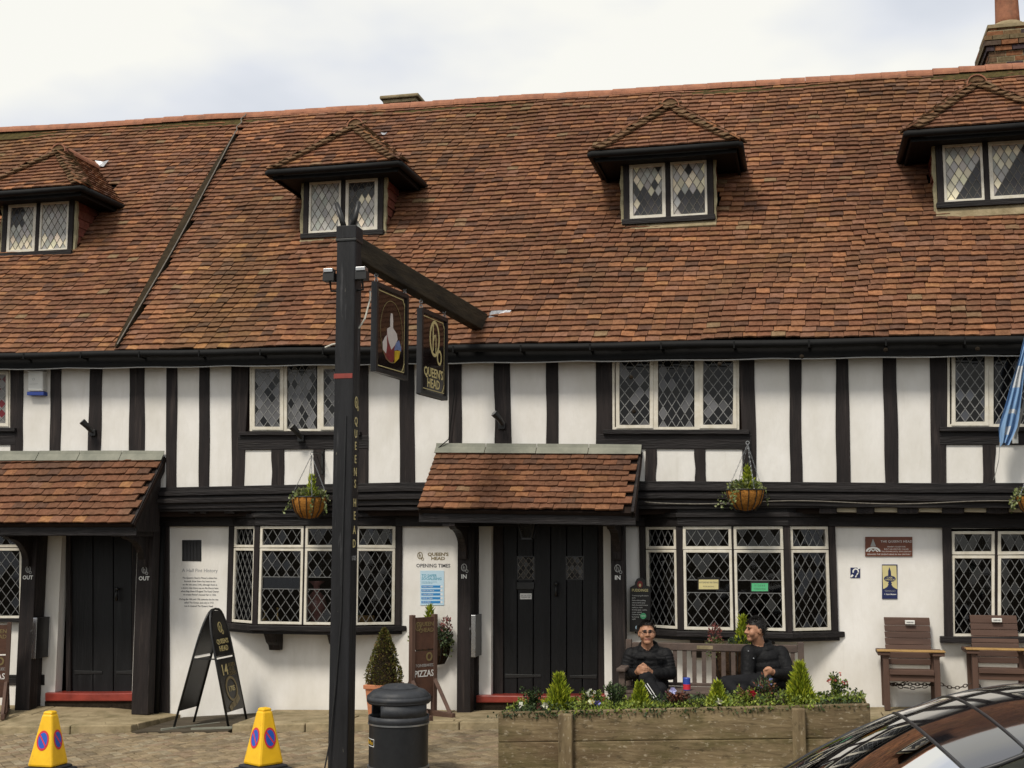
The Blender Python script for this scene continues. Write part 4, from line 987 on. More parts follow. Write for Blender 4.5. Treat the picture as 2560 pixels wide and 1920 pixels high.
def conifer(base, h, r, name, label, group, cols=LIME, n=1300, parent=None):
    base = Vector(base); mb = MB(); ph = random.random()*9
    for i in range(n):
        t = random.random()**1.25; a = random.random()*2*math.pi
        lump = 1+.55*noise.noise((math.cos(a)*1.7+ph, math.sin(a)*1.7, t*5)); rr = r*((1-t)**1.05+.04)*lump*(random.random()**.4)
        p = base+Vector((math.cos(a)*rr, math.sin(a)*rr, t*h*.88)); out = Vector((math.cos(a), math.sin(a), 0))
        c = pal(cols, .25)
        leaf(mb, p, out*.6+Vector((0, 0, 1))+rdir()*.4, random.uniform(.045, .10)*(h/.45)**.5, .016, c)
    for i in range(5):
        leaf(mb, base+Vector((0, 0, h*.84)), Vector((random.gauss(0, .12), random.gauss(0, .12), 1)), h*.2, .018, pal(cols))
    if parent: return mb.build(name, 'leaf', parent, fix=False)
    o = thing(name, base, label, 'plant', group); mb.build('foliage', 'leaf', o, fix=False)
    MB().tube([base-Vector((0, 0, .05)), base+Vector((0, 0, h*.6))], [.012, .004], 6).build('stem', 'wood_stain', o); return o
def bush(mb, c, r, n, cols, L=.035, wd=.022, up=.5, flat=1.0):
    c = Vector(c)
    for i in range(n):
        d = rdir(.3); q = d*(random.random()**.4); p = c+Vector((q.x*r[0], q.y*r[1], q.z*r[2]))
        leaf(mb, p, d+Vector((0, 0, up))+rdir()*.6, L*random.uniform(.7, 1.3), wd*random.uniform(.7, 1.2), pal(cols))
# ---- hanging sign post
PX, PY0 = -4.03, -3.42
zg = zr(PX, PY0)
post = thing('sign_post', (PX, PY0+.09, zg), 'tall black timber sign post with beam reaching to the pub roof', 'sign post')
hw = .092
ztop = at(860, 566, PY0).z
MB().box((PX-hw, PY0, zg-.1), (PX+hw, PY0+.184, ztop)).build('post', 'post_paint', post, bevel=.012)
MB().box((PX-hw-.008, PY0-.008, ztop-.14), (PX+hw+.008, PY0+.192, ztop-.115)).build('cap_band', 'metal_black', post, bevel=.004)
MB().box((PX-hw-.005, PY0-.005, ztop-.115), (PX+hw+.005, PY0+.189, ztop+.008)).build('post_cap', 'post_paint', post, bevel=.006)
for s_ in (-1, 1):
    MB().tube([(PX+s_*.035, PY0+.05, ztop-.02), (PX+s_*.07, PY0+.05, ztop+.1), (PX+s_*.10+(-.02 if s_ < 0 else 0), PY0+.05, ztop+.24)], [.028, .026, .022], 8).build('horn', 'metal_black', post, smooth=True)
MB().box((PX-hw-.004, PY0-.004, at(850, 946, PY0).z), (PX+hw*.9, PY0+.01, at(850, 934, PY0).z)).build('painted_band', 'red_paint', post)
A0 = at(905, 630, PY0+.18); A0.x = PX+.03; A0.z = at(905, 628, PY0+.25).z; A1 = Vector((-3.60, .12, at(1195, 809, 0).z))
bd = (A1-A0).normalized()
MB().bar(A0-bd*.15, A1+bd*.1, .13, at(905, 600, -3.1).z-at(905, 658, -3.1).z).build('beam', 'beam_wood', post, bevel=.014)
def bp_at(px):      # point on the beam axis that projects to column px
    lo, hi = 0, 1
    for _ in range(40):
        m_ = (lo+hi)/2
        if proj(A0.lerp(A1, m_))[0] < px: lo = m_
        else: hi = m_
    return A0.lerp(A1, lo)
fq_ = [A1+Vector((.02, -.05, .09)), A1+Vector((.10, -.12, .14)), A1+Vector((.24, -.08, .15)), A1+Vector((.34, -.06, .17)), A1+Vector((.27, -.10, .05)), A1+Vector((.15, -.14, -.0)), A1+Vector((.06, -.14, .02))]
MB().prism(fq_, (0, .02, .01)).build('lead_flashing', 'foil', post)
for s_, x in ((-1, PX-hw-.07), (1, PX+hw+.06)):
    z = at(815, 690, PY0).z; b = MB(); b.box((x-.055, PY0-.02, z-.05), (x+.055, PY0+.07, z+.03), 0); b.box((x-.045, PY0-.03, z+.03), (x+.045, PY0+.06, z+.065), 1); b.tube([(x, PY0+.03, z-.05), (x, PY0+.06, z-.13), (PX, PY0+.09, z-.14)], .012, 6, 0)
    b.build('floodlight', ['metal_black', 'steel'], post, bevel=.004)
c0 = at(810, 872, PY0); MB().tube([(PX-hw, PY0+.1, at(825, 855, PY0).z), (PX-hw-.06, PY0+.09, at(805, 858, PY0).z), (PX-hw-.13, PY0+.09, at(785, 866, PY0).z)], .008, 6).build('cable', 'cable_white', post)
MB().tube([(PX+hw, PY0+.12, at(900, 815, PY0).z), (PX+hw+.06, PY0+.12, at(918, 790, PY0).z), (PX+hw+.10, PY0+.14, at(928, 740, PY0).z), (PX+hw+.10, PY0+.14, at(930, 720, PY0).z)], .008, 6).build('cable', 'cable_white', post)
MB().tube([(PX+.03, PY0-.006, at(848, 1040, PY0).z), (PX+.02, PY0-.008, at(845, 1300, PY0).z), (PX+.015, PY0-.008, at(843, 1550, PY0).z), (PX-.02, PY0-.008, at(835, 1700, PY0).z), (PX-.06, PY0-.03, at(812, 1850, PY0).z), (PX-.10, PY0-.08, zg+.01)], .007, 6).build('cable', 'metal_black', post)
Mside = lambda py: frame((PX+hw+.0015, PY0+.085, at(884, py, PY0+.09).z), (0, 1, 0), (0, 0, 1))
monogram(Mside(1010), .13, 'gold', post)
for ch_, py in zip("QUEENS", (1054, 1086, 1116, 1149, 1181, 1211)): text(ch_, .105, Mside(py), 'gold', post, bold=.0015)
for ch_, py in zip("HEAD", (1258, 1290, 1326, 1360)): text(ch_, .105, Mside(py), 'gold', post, bold=.0015)
text('1705', .06, Mside(1396), 'grey_paint', post)
# ---- the two boards hanging from the beam
def hang_sign(pxa, pxb, za0, za1, label):
    a, b = bp_at(pxa), bp_at(pxb); ex = (b-a); ex.z = 0; W_ = ex.length; ex.normalize()
    zt_ = za1; H = za1-za0; base = Vector((a.x, a.y, za0)); nx_ = ex.cross(Vector((0, 0, 1)))   # towards +x
    o = thing('hanging_sign', base, label, 'sign')
    M = frame(base+ex*W_/2+Vector((0, 0, H/2))+nx_*.012, ex, (0, 0, 1))
    mb = MB(); mb.obox(base+ex*W_/2+Vector((0, 0, H/2)), ex*(W_/2-.02), nx_*.011, Vector((0, 0, H/2-.02))); mb.build('board', 'sign_board', o)
    f = MB(); t_ = .022
    for c, hx_, hz in ((base+ex*t_/1+Vector((0, 0, H/2)), t_, H/2), (base+ex*(W_-t_)+Vector((0, 0, H/2)), t_, H/2), (base+ex*W_/2+Vector((0, 0, t_)), W_/2-2*t_, t_), (base+ex*W_/2+Vector((0, 0, H-t_)), W_/2-2*t_, t_)):
        f.obox(c, ex*hx_, nx_*.03, Vector((0, 0, hz)))
    f.build('frame', 'sign_frame', o, bevel=.005)
    for u in (.06, .94):
        p = base+ex*W_*u+Vector((0, 0, H)); zt2 = A0.lerp(A1, 0 if False else (p-A0).dot(bd)/(A1-A0).length).z-.1
        mb = MB(); n2 = max(2, int((zt2-p.z)/.03)+1)
        for i in range(n2):
            q = p+Vector((0, 0, (zt2-p.z)*i/n2)); r_ = .016; ax = ex if i % 2 else nx_
            mb.tube([q+ax*r_*math.cos(R(k_))+Vector((0, 0, r_+r_*1.2*math.sin(R(k_)))) for k_ in range(0, 360, 45)], .005, 5, closed=True)
        mb.build('chain', 'steel', o)
    g = MB(); ix, iz = W_/2-.075, H/2-.07
    strip(g, M, [(-ix, iz), (ix-.03, iz)], .008); strip(g, M, [(ix, iz-.03), (ix, -iz)], .005); strip(g, M, [(-ix, -iz), (ix, -iz)], .008); strip(g, M, [(-ix, -iz), (-ix, -iz+.09)], .006); strip(g, M, [(ix-.06, -iz), (ix-.02, -iz+.05), (ix, -iz+.09)], .012, z0=.002); strip(g, M, [(ix-.05, iz), (ix, iz-.06)], .01, z0=.002); strip(g, M, [(-ix, iz), (-ix, iz-.06)], .006)
    g.build('gold_border', 'gold', o)
    return o, M, W_, H
z_a = lambda py, px: at(px, py, bp_at(px).y).z
s1, M, W_, H = hang_sign(936, 1017, z_a(928, 936), z_a(703, 936), 'hanging pub sign with oval painted portrait, nearer the black post')
g = MB(); ring(g, M, W_*.335, H*.35, .009, 0, .0, n=36); g.build('oval_border', 'gold_dark', s1)
k = H
def pshape(pts, m_, nm, z0=.0): MB().prism(fl(M, [(x*W_*1.35, y*H*1.06) for x, y in pts], z0), M.to_3x3() @ Vector((0, 0, .0015))).build(nm, m_, s1)
pshape([(-.02, .20), (.02, .20), (.035, .12), (.03, .05), (.12, .0), (.14, -.06), (.08, -.13), (.0, -.19), (-.06, -.12), (-.10, -.04), (-.10, .02), (-.03, .05), (-.035, .13)], 'paint_skin', 'painted_figure', .001)
pshape([(-.10, .0), (-.05, -.12), (.0, -.18), (.10, -.12), (.16, -.10), (.12, -.22), (.03, -.33), (-.12, -.31), (-.17, -.24), (-.12, -.1)], 'paint_red', 'painted_gown', .0003)
pshape([(-.11, -.05), (-.10, -.16), (-.12, -.25), (-.19, -.22), (-.2, -.14), (-.15, -.08)], 'paint_skin', 'painted_sleeve', .002)
pshape([(.10, -.10), (.17, -.06), (.22, -.13), (.22, -.18), (.14, -.17), (.06, -.19)], 'paint_blue', 'painted_sleeve', .002)
pshape([(.07, -.19), (.20, -.17), (.17, -.26), (.07, -.325)], 'paint_yellow', 'painted_skirt', .003)
s2, M, W_, H = hang_sign(1049, 1115, z_a(984, 1049), z_a(769, 1049), 'hanging pub sign with gold monogram and name, nearer the roof')
monogram(M @ Matrix.Translation((.02, .13, .0)) @ Matrix.Diagonal((.85, 1, 1, 1)), H*.52, 'gold', s2)
text("QUEEN'S", .135, M @ Matrix.Translation((0, -.20, .001)), 'gold', s2, bold=.003, xs=.95); text("HEAD", .135, M @ Matrix.Translation((0, -.315, .001)), 'gold', s2, bold=.003, xs=.95)
# ---- litter bin
bx, by_ = at(997, 1800, -3.5).x, -3.5; bz_ = zr(bx, by_)
litter = thing('litter_bin', (bx, by_, bz_), 'round black litter bin with dark grey domed hood and steel bands', 'bin')
c = (bx, by_, bz_); r = .262; Z = lambda py: at(997, py, -3.5-.2).z-bz_
zt_, zb2 = .42, .08
MB().lathe([(.30, 0), (.30, .03), (.275, .07), (.262, .10)], c, 40).build('base', 'bin_grey', litter, smooth='auto')
MB().lathe([(.255, .10), (.255, .475)], c, 40).build('body', 'bin_black', litter, smooth='auto')
for z in (.108, .468): MB().lathe([(.255, z-.006), (.266, z-.004), (.266, z+.008), (.255, z+.01)], c, 40).build('band', 'steel', litter, smooth='auto')
hood = MB(); hood.lathe([(.262, .478), (.262, .535)], c, 40, cap=False)
for a in range(4):
    if a % 2 == 0: hood.lathe([(.262, .535), (.262, .635)], c, 16, a0=R(a*90+72), a1=R(a*90+173), cap=False)
hood.lathe([(.262, .635), (.278, .655), (.276, .70), (.225, .745), (.16, .765), (.15, .758)], c, 40, cap=False); pass
hb = hood.build('hood', 'bin_grey', litter, fix=False, smooth='auto'); hb.modifiers.new('thick', 'SOLIDIFY').thickness = .012
MB().lathe([(.20, .40), (.20, .50)], c, 32).build('liner', 'metal_black', litter)
MB().lathe([(.165, .757), (.165, .768), (.12, .79), (.03, .798), (.001, .799)], c, 32, cap=False).build('lid', 'bin_grey', litter, smooth='auto')
bm_ = MB(); a0, a1 = R(190), R(226); rr = .2562
def cyl(a, z): return (bx+rr*math.cos(a), by_+rr*math.sin(a), bz_+z)
text_c = R(204)
def cyl_label(a_c, wa, z0, z1, rad, mname, nm, n=10):
    m_ = MB()
    for i in range(n):
        a, b = a_c-wa+2*wa*i/n, a_c-wa+2*wa*(i+1)/n
        m_.add([(bx+rad*math.cos(q), by_+rad*math.sin(q), bz_+z) for q, z in ((a, z0), (b, z0), (b, z1), (a, z1))], [(0, 1, 2, 3)])
    m_.build(nm, mname, litter, fix=False)
cyl_label(R(208), R(26), .288, .352, .2565, 'white_paint', 'label_border'); cyl_label(R(208), R(25.0), .294, .346, .2568, 'bin_black', 'label_panel')
for i, ch_ in enumerate("Abda"):
    a = R(203+i*8); text(ch_, .05, frame((bx+.2575*math.cos(a), by_+.2575*math.sin(a), bz_+.32), (-math.sin(a), math.cos(a), 0), (0, 0, 1)), 'cone_yellow', litter, extrude=.0004)
# ---- no waiting cones
def cone(px, py, Y, rot, label):
    b0 = at(px, py, Y); x, y = b0.x, Y; z = zr(x, y); o = thing('no_waiting_cone', (x, y, z), label, 'cone', 'no waiting cones')
    q = Matrix.Translation((x, y, z)) @ Matrix.Rotation(rot, 4, 'Z') @ Matrix.Diagonal((1.02, 1.02, 1.08, 1))
    def sq(h, s_, ch_=.0): return [q @ Vector((sx*s_, sy*s_, h)) for sx, sy in ((-1, -1), (1, -1), (1, 1), (-1, 1))]
    m_ = MB(); m_.hexa(sq(0, .20)+sq(.05, .185)); m_.hexa(sq(.052, .165)+sq(.075, .15)); m_.build('base', 'rubber', o, bevel=.015)
    m_ = MB(); m_.hexa(sq(.076, .132)+sq(.515, .052)); m_.build('body', 'cone_yellow', o, bevel=.022)
    m_ = MB(); m_.hexa(sq(.51, .05)+sq(.535, .04)); m_.build('top', 'cone_yellow', o, bevel=.012)
    sl_ = math.atan((.132-.052)/.439)
    for k_ in range(4):
        Mf = q @ Matrix.Rotation(k_*math.pi/2, 4, 'Z') @ Matrix.Translation((0, -.092, .295)) @ Matrix.Rotation(R(90)-sl_, 4, 'X') @ Matrix.Translation((0, 0, .0025))
        d_ = MB(); d_.prism(fl(Mf, oval(.062, .085, 30)), Mf.to_3x3() @ Vector((0, 0, .0008))); d_.build('disc', 'sign_red', o)
        d_ = MB(); d_.prism(fl(Mf, oval(.047, .067, 30), .0012), Mf.to_3x3() @ Vector((0, 0, .0006))); d_.build('disc', 'sign_blue', o)
        d_ = MB(); strip(d_, Mf, [(-.034, .045), (.034, -.045)], .013, .0022, .0006); d_.build('disc', 'sign_red', o)
    return o
cone(120, 1910, -3.28, R(-2), 'yellow no waiting cone at the left, in front of the closed black door')
cone(658, 1915, -3.25, R(-31), 'yellow no waiting cone standing beside the black sign post')
# ---- steel framed A board
ab = thing('a_board', (-6.72, -.55, pz(-6.7, -.5)), 'arched black steel A board with gold lettering standing on the cellar hatch', 'sign')
apex = at(538, 1522, -.5); zb0 = pz(-6.7, -.5)
def aleg(dxb, nm, text_side):
    # panel runs from the shared apex line (along y) down to feet offset dxb in x
    ap0, ap1 = Vector((apex.x, -.80, apex.z)), Vector((apex.x, -.22, apex.z))
    ft0, ft1 = Vector((apex.x+dxb, -.85, zb0)), Vector((apex.x+dxb, -.17, zb0+.02))
    # arch: two side tubes bulging out and meeting at the apex
    mid = Vector((apex.x, -.5, apex.z)); hh = apex.z-zb0; dirv = Vector((dxb, 0, -hh))
    path = []
    for i in range(9):
        a = R(i*90/8); path.append(mid+dirv*(.36*(1-math.cos(a)))+Vector((0, -.23*math.sin(a)**.6, 0)))
    path.append(mid+dirv*1.0+Vector((0, -.24, 0))); p2 = [Vector((p.x, -1.0-p.y, p.z)) for p in path]
    for p in (path, p2): MB().tube(p, .014, 8).build('frame_tube', 'metal_black', ab, smooth=True)
    nrm_ = Vector((hh, 0, dxb)).normalized()*(1 if dxb > 0 else -1)
    pan = [mid+dirv*.42+Vector((0, -.215, 0)), mid+dirv*.42+Vector((0, .215, 0)), mid+dirv*.86+Vector((0, .225, 0)), mid+dirv*.86+Vector((0, -.225, 0))]
    MB().prism(pan, nrm_*.008).build('panel', 'chalk', ab)
    arch = [mid+dirv*(.36*(1-math.cos(R(a)))+.015)+Vector((0, -.20*math.sin(R(a))**.6, 0)) for a in range(0, 91, 10)]; arch.append(mid+dirv*.395+Vector((0, -.21, 0)))
    arch2 = [Vector((p.x, -1.0-p.y, p.z)) for p in arch]; MB().prism(arch+arch2[::-1], nrm_*.008).build('header', 'chalk', ab)
    MB().bar(mid+dirv*.40+Vector((0, -.23, 0))+nrm_*.01, mid+dirv*.40+Vector((0, .23, 0))+nrm_*.01, .02, .012, up=nrm_).build('crossbar', 'chrome', ab)
    return mid, dirv, nrm_
m_, dv, nn = aleg(.33, 'front', True); aleg(-.35, 'back', False)
MB().bar(apex+Vector((-.15, -.24, -.55)), apex+Vector((.15, -.24, -.55)), .014, .014).build('spreader', 'metal_black', ab)
def MA(f, off=0): return frame(m_+dv*f+Vector((0, off, 0))+nn*.012, (0, 1, 0), -dv)
monogram(MA(.17), .15, 'gold', ab); text("QUEEN'S", .075, MA(.28), 'gold', ab, bold=.002); text("HEAD", .085, MA(.34), 'gold', ab, bold=.002)
text("14", .17, MA(.52, -.09), 'gold', ab, bold=.003); text("LAGERS\nALES\nCIDERS", .062, MA(.52, .09), 'gold_dark', ab, line=.8)
gm = MB(); ring(gm, MA(.68), .13, .13, .03); gm.build('roundel', 'gold_dark', ab); text("1705", .085, MA(.68), 'gold', ab, bold=.001)
gm = MB(); strip(gm, MA(.80), [(-.12, -.05), (-.06, -.02), (.03, .0), (.13, .05)], .06); gm.build('ribbon', 'gold_dark', ab)
# ---- brown easel signs
def easel(x, y, ang, label, words):
    z = pz(x, y); o = thing('easel_sign', (x, y, z), label, 'sign', 'brown wooden easel signs'); q = Matrix.Translation((x, y, z)) @ Matrix.Rotation(ang, 4, 'Z')
    w2 = .155; hgt = 1.12
    for s_ in (-1, 1):
        m2 = MB(); m2.hexa([q @ Vector(v) for v in ((s_*w2-.025, -.03, .0), (s_*w2+.025, -.03, 0), (s_*w2+.025, .03, 0), (s_*w2-.025, .03, 0), (s_*w2-.025, -.03, hgt), (s_*w2+.025, -.03, hgt+.0), (s_*w2+.025, .03, hgt), (s_*w2-.025, .03, hgt))]); m2.build('post', 'wood_brown_v', o, bevel=.005)
        m2 = MB(); m2.bar(q @ Vector((s_*w2, -.36, .03)), q @ Vector((s_*w2, .36, .03)), .05, .06); m2.build('foot', 'wood_brown', o, bevel=.005)
        for t2 in (-1, 1):
            m2 = MB(); m2.bar(q @ Vector((s_*w2, t2*.30, .05)), q @ Vector((s_*w2, t2*.02, .40)), .04, .04, up=(1, 0, 0)); m2.build('brace', 'wood_brown', o)
    for z0, z1, mm in ((.74, 1.09, 'wood_stain'), (.22, .72, 'wood_stain')):
        m2 = MB(); m2.hexa([q @ Vector(v) for v in ((-w2+.026, -.018, z0), (w2-.026, -.018, z0), (w2-.026, .018, z0), (-w2+.026, .018, z0), (-w2+.026, -.018, z1), (w2-.026, -.018, z1), (w2-.026, .018, z1), (-w2+.026, .018, z1))]); m2.build('board', mm, o)
    def MM(xx, zz): return q @ Matrix.Translation((xx, -.0195, zz)) @ Matrix.Rotation(R(90), 4, 'X')
    monogram(MM(-.09, .98), .12, 'gold_dark', o); text("QUEEN'S\nHEAD", .065, MM(.045, .98), 'gold_dark', o, bold=.001); 
    if words:
        text("STONEBAKED", .045, MM(0, .56), 'grey_paint', o); text("PIZZAS", .10, MM(0, .47), 'white_paint', o, bold=.001, xs=.85)
        gm = MB(); ring(gm, MM(.07, .655), .035, .04, .02); gm.build('motif', 'gold_dark', o)
    return o
easel(-4.17, -.42, R(54), 'brown wooden easel sign advertising pizzas, between topiary and porch post', True)
easel(at(-8, 1700, -.35).x-.05, -.35, R(30), 'brown wooden easel sign cut off at the left edge of the photo', True)
# ---- potted topiary
px_, py_ = -4.56, -.62; z = pz(px_, py_)
tp = thing('potted_topiary', (px_, py_, z), 'cone shaped box bush in a tapered square terracotta pot beside litter bin', 'plant')
m2 = MB(); f4 = lambda h, s_: [(px_+sx*s_, py_+sy*s_, z+h) for sx, sy in ((-1, -1), (1, -1), (1, 1), (-1, 1))]
m2.hexa(f4(0, .125)+f4(.37, .165)); m2.build('pot', 'terracotta', tp, bevel=.008); m2 = MB(); m2.hexa(f4(.34, .178)+f4(.385, .18)); m2.build('rim', 'terracotta', tp, bevel=.006)
m2 = MB()
for i in range(3600):
    t = random.random()**1.15; a = random.random()*2*math.pi; rr = .225*((1-t)**.72)*(1 if t > .12 else .85+t*1.2)*(1+.13*noise.noise((math.cos(a)*3, math.sin(a)*3, t*9)))*(.72+.28*random.random()**.5)
    leaf(m2, (px_+math.cos(a)*rr, py_+math.sin(a)*rr, z+.385+t*.60), Vector((math.cos(a), math.sin(a), .6))+rdir()*.7, random.uniform(.016, .03), .015, pal(BOX, .35))
m2.build('foliage', 'leaf', tp, fix=False); MB().tube([(px_, py_, z+.36), (px_, py_, z+.9)], [.03, .01], 8).build('stem', 'wood_stain', tp)
MB().lathe([(.16, z+.38), (.13, z+.6), (.07, z+.8), (.01, z+.93)], (px_, py_, 0), 12).build('inner_twigs', 'soil', tp)
# ---- baskets
def hang_basket(px, ptop, pbot, phook, Y, label, k=1.0, leaves=900, wall_arm=True):
    c = at(px, ptop, Y); b = at(px, pbot, Y); h = c.z-b.z; r_ = .205*k; hook = at(px+6, phook, Y)
    o = thing('hanging_basket', (c.x, Y, b.z), label, 'basket', 'hanging baskets on the pub front')
    m2 = MB(); m2.lathe([(.02, 0), (r_*.52, .02), (r_*.80, h*.35), (r_*.93, h*.7), (r_, h), (r_*.9, h)], (c.x, Y, b.z), 24, cap=False); m2.build('liner', 'coir', o, fix=False, smooth=True)
    m2 = MB()
    for i in range(14):
        a = 2*math.pi*i/14; m2.tube([(c.x+rr*1.015*math.cos(a), Y+rr*1.015*math.sin(a), b.z+zz) for rr, zz in ((r_*.5, .0), (r_*.81, h*.35), (r_*.94, h*.7), (r_, h))], .005, 5)
    m2.tube([(c.x+r_*1.01*math.cos(R(a)), Y+r_*1.01*math.sin(R(a)), b.z+h) for a in range(0, 360, 20)], .006, 5, closed=True); m2.build('wire', 'metal_black', o)
    for i in range(4):
        a = R(i*90+30); p0 = Vector((c.x+r_*math.cos(a), Y+r_*math.sin(a), b.z+h)); m2 = MB(); n2 = 20
        for j in range(n2):
            q = p0.lerp(hook, (j+.5)/n2); d = (hook-p0).normalized(); s2_ = d.cross(Vector((0, 1, .3))).normalized(); 
            if j % 2: s2_ = d.cross(s2_)
            m2.tube([q+d*.016*math.cos(R(k_))+s2_*.006*math.sin(R(k_)) for k_ in range(0, 360, 72)], .0022, 4, closed=True)
        m2.build('chain', 'steel', o)
    m2 = MB(); m2.tube([hook+Vector((.018*math.cos(R(k_)), 0, .018+.018*math.sin(R(k_)))) for k_ in range(0, 360, 40)], .004, 5, closed=True); m2.build('hook', 'steel', o)
    if wall_arm:
        m2 = MB(); m2.tube([hook+Vector((0, 0, .035)), (hook.x, -.02, hook.z+.035)], .008, 6); m2.tube([(hook.x, -.02, hook.z-.16), (hook.x, Y*.6, hook.z+.03)], .006, 6); m2.box((hook.x-.012, -.03, hook.z-.2), (hook.x+.012, -.018, hook.z+.07)); m2.build('bracket', 'metal_black', o)
    m2 = MB(); bush(m2, (c.x, Y, b.z+h+.01), (r_*1.0, r_*1.0, .09), int(leaves*.55), IVY, .035, .03)
    for i in range(int(9*k)):
        a = random.random()*2*math.pi; L = random.uniform(.08, .26); p = Vector((c.x+r_*1.05*math.cos(a), Y+r_*1.05*math.sin(a), b.z+h))
        for j in range(int(L/.012)):
            p += Vector((math.cos(a)*.004, math.sin(a)*.004, -.010)) + rdir()*.008; leaf(m2, p, rdir(-.2), .032, .028, pal(IVY))
    m2.build('foliage', 'leaf', o, fix=False)
    conifer((c.x+.03, Y, b.z+h), .26*k, .07*k, 'conifer', '', None, n=260, parent=o); return o
hang_basket(773, 1243, 1297, 1138, -.36, 'hanging basket of ivy partly behind the black sign post', 1.02)
hang_basket(1863, 1225, 1277, 1111, -.36, 'hanging basket of ivy above the right bay window')
hang_basket(2592, 1238, 1290, 1120, -.36, 'hanging basket showing only a few leaves at the right edge of the photo', 1.0)
def wall_basket(pxc, pyr, pyb, Y, label, con=(0, .3), red=0, yw=.28):
    c = at(pxc, pyr, Y); b = at(pxc, pyb, Y); h = c.z-b.z; r_ = .22
    o = thing('wall_basket', (c.x, Y, b.z), label, 'basket', 'baskets fixed on the wall')
    m2 = MB(); m2.lathe([(.03, 0), (r_*.6, .02), (r_*.85, h*.4), (r_, h)], (c.x, yw, b.z), 16, a0=math.pi, a1=2*math.pi, cap=False); m2.build('liner', 'coir_dark', o, fix=False)
    m2 = MB()
    for i in range(9):
        a = math.pi*(1+i/8); m2.tube([(c.x+rr*1.02*math.cos(a), yw+rr*1.02*math.sin(a), b.z+zz) for rr, zz in ((r_*.6, .02), (r_*.85, h*.4), (r_, h))], .005, 4)
    m2.build('wire', 'metal_black', o)
    m2 = MB(); bush(m2, (c.x+.12, yw-.14, c.z+.03), (.15, .1, .10), 380, [(.07, .10, .05), (.11, .15, .07), (.05, .07, .05)], .04, .03); bush(m2, (c.x-.16, yw-.12, c.z-.0), (.10, .08, .12), 180, IVY, .03, .024); bush(m2, (c.x+.22, yw-.13, c.z-.06), (.07, .06, .14), 160, DGREEN+IVY, .03, .025)
    if red: bush(m2, (c.x+red, yw-.14, c.z+.14), (.07, .06, .12), 150, [(.30, .10, .10), (.22, .07, .06), (.10, .05, .04)], .035, .018, up=1)
    m2.build('foliage', 'leaf', o, fix=False)
    conifer((c.x+con[0], yw-.14, c.z), con[1], .085, 'conifer', '', None, n=500, parent=o); return o
wall_basket(1078, 1598, 1665, .2, 'wall basket of ivy and yellow conifer beside the pizza easel', con=(-.0, .40), red=.2)
wall_basket(1825, 1622, 1712, -.25, 'wall basket under the right bay, between the two seated men', con=(.14, .36), red=-.16, yw=-.10)
# ---- planter of old boards, its plants
pl0, pl1 = -2.67, .505; pyf, pyb = -3.05, -2.38
planter = thing('planter', (-1.1, pyf, zr(-1.1, pyf)), 'long weathered timber planter with two stout posts in front of bench', 'planter')
def ptop(x): return lerp(.402, .568, (x-pl0)/(pl1-pl0))
def pbot(x): return zr(x, pyf)-.01
for a, b in ((0, .47), (.475, 1.0)):
    m2 = MB(); q = []
    for (x, f) in ((pl0, a), (pl1, a), (pl1, b), (pl0, b)): q.append((x, pyf, lerp(pbot(x), ptop(x), f)))
    m2.prism(q, (0, .055, 0)); m2.build('plank', 'wood_grey', planter, bevel=.01)
m2 = MB(); m2.prism([(pl0+.06, pyb, pbot(pl0)), (pl1-.06, pyb, pbot(pl1)), (pl1-.06, pyb, ptop(pl1)-.01), (pl0+.06, pyb, ptop(pl0)-.01)], (0, -.05, 0)); m2.build('plank', 'wood_grey', planter, bevel=.01)
for x in (pl0+.01, pl1-.06):
    m2 = MB(); m2.prism([(x, pyf+.058, pbot(x)), (x, pyb-.052, pbot(x)), (x, pyb-.052, ptop(x)-.02), (x, pyf+.058, ptop(x)-.02)], (.05, 0, 0)); m2.build('plank', 'wood_grey', planter, bevel=.01)
for pxa, pxb in ((1396, 1431), (1981, 2015)):
    x0, x1 = at(pxa, 1850, pyf-.05).x, at(pxb, 1850, pyf-.05).x; MB().box((x0, pyf-.075, pbot(x0)-.05), (x1, pyf-.003, ptop(x0)-.015)).build('post', 'wood_grey_v', planter, bevel=.012)
for px, py in ((1278, 1811), (1284, 1901), (1497, 1790), (1700, 1784), (1908, 1780), (2135, 1792)):
    c = at(px, py, pyf-.01); MB().lathe([(.019, 0), (.019, .008), (.010, .014)], (0, 0, 0), 10).build('bolt', 'soil', planter).matrix_local = Matrix.Translation(c-planter.location) @ Matrix.Rotation(R(90), 4, 'X')
m2 = MB(); n2 = 40
gv = [(lerp(pl0+.06, pl1-.06, i/n2), y, ptop(lerp(pl0, pl1, i/n2))-.03+.02*noise.noise((i*.4, y*3, 0))) for y in (pyf+.056, pyf+.2, pyf+.35, pyf+.5, pyb-.052) for i in range(n2+1)]
m2.add(gv, [(j*(n2+1)+i, j*(n2+1)+i+1, (j+1)*(n2+1)+i+1, (j+1)*(n2+1)+i) for j in range(4) for i in range(n2)]); m2.build('soil', 'soil', planter, fix=False)
def pxx(px): return at(px, 1750, -2.75).x
cov = MB()
for i in range(5200):
    x = random.uniform(pl0+.05, pl1-.03); y = random.uniform(pyf-.02, pyb+.0); hgt = .05+.055*max(0, noise.noise((x*2.3, y*2, 5))+.35)
    edge = min(1, (y-pyf+.03)/.12); z = ptop(x)-.03+random.random()*hgt*max(.25, edge); w_ = noise.noise((x*1.4, y*3, 11))
    leaf(cov, (x, y, z), rdir(.9), random.uniform(.02, .04), random.uniform(.014, .026), pal(GREEN if w_ > -.12 else DGREEN, .3))
for i in range(260):    # trailing over the front board
    x = random.choice((-2.55, -2.2, -1.9, -1.75, -1.2, -.4))+random.gauss(0, .14); leaf(cov, (x, pyf-.01, ptop(x)-random.random()*.05), rdir(-.2), .03, .018, pal(DGREEN))
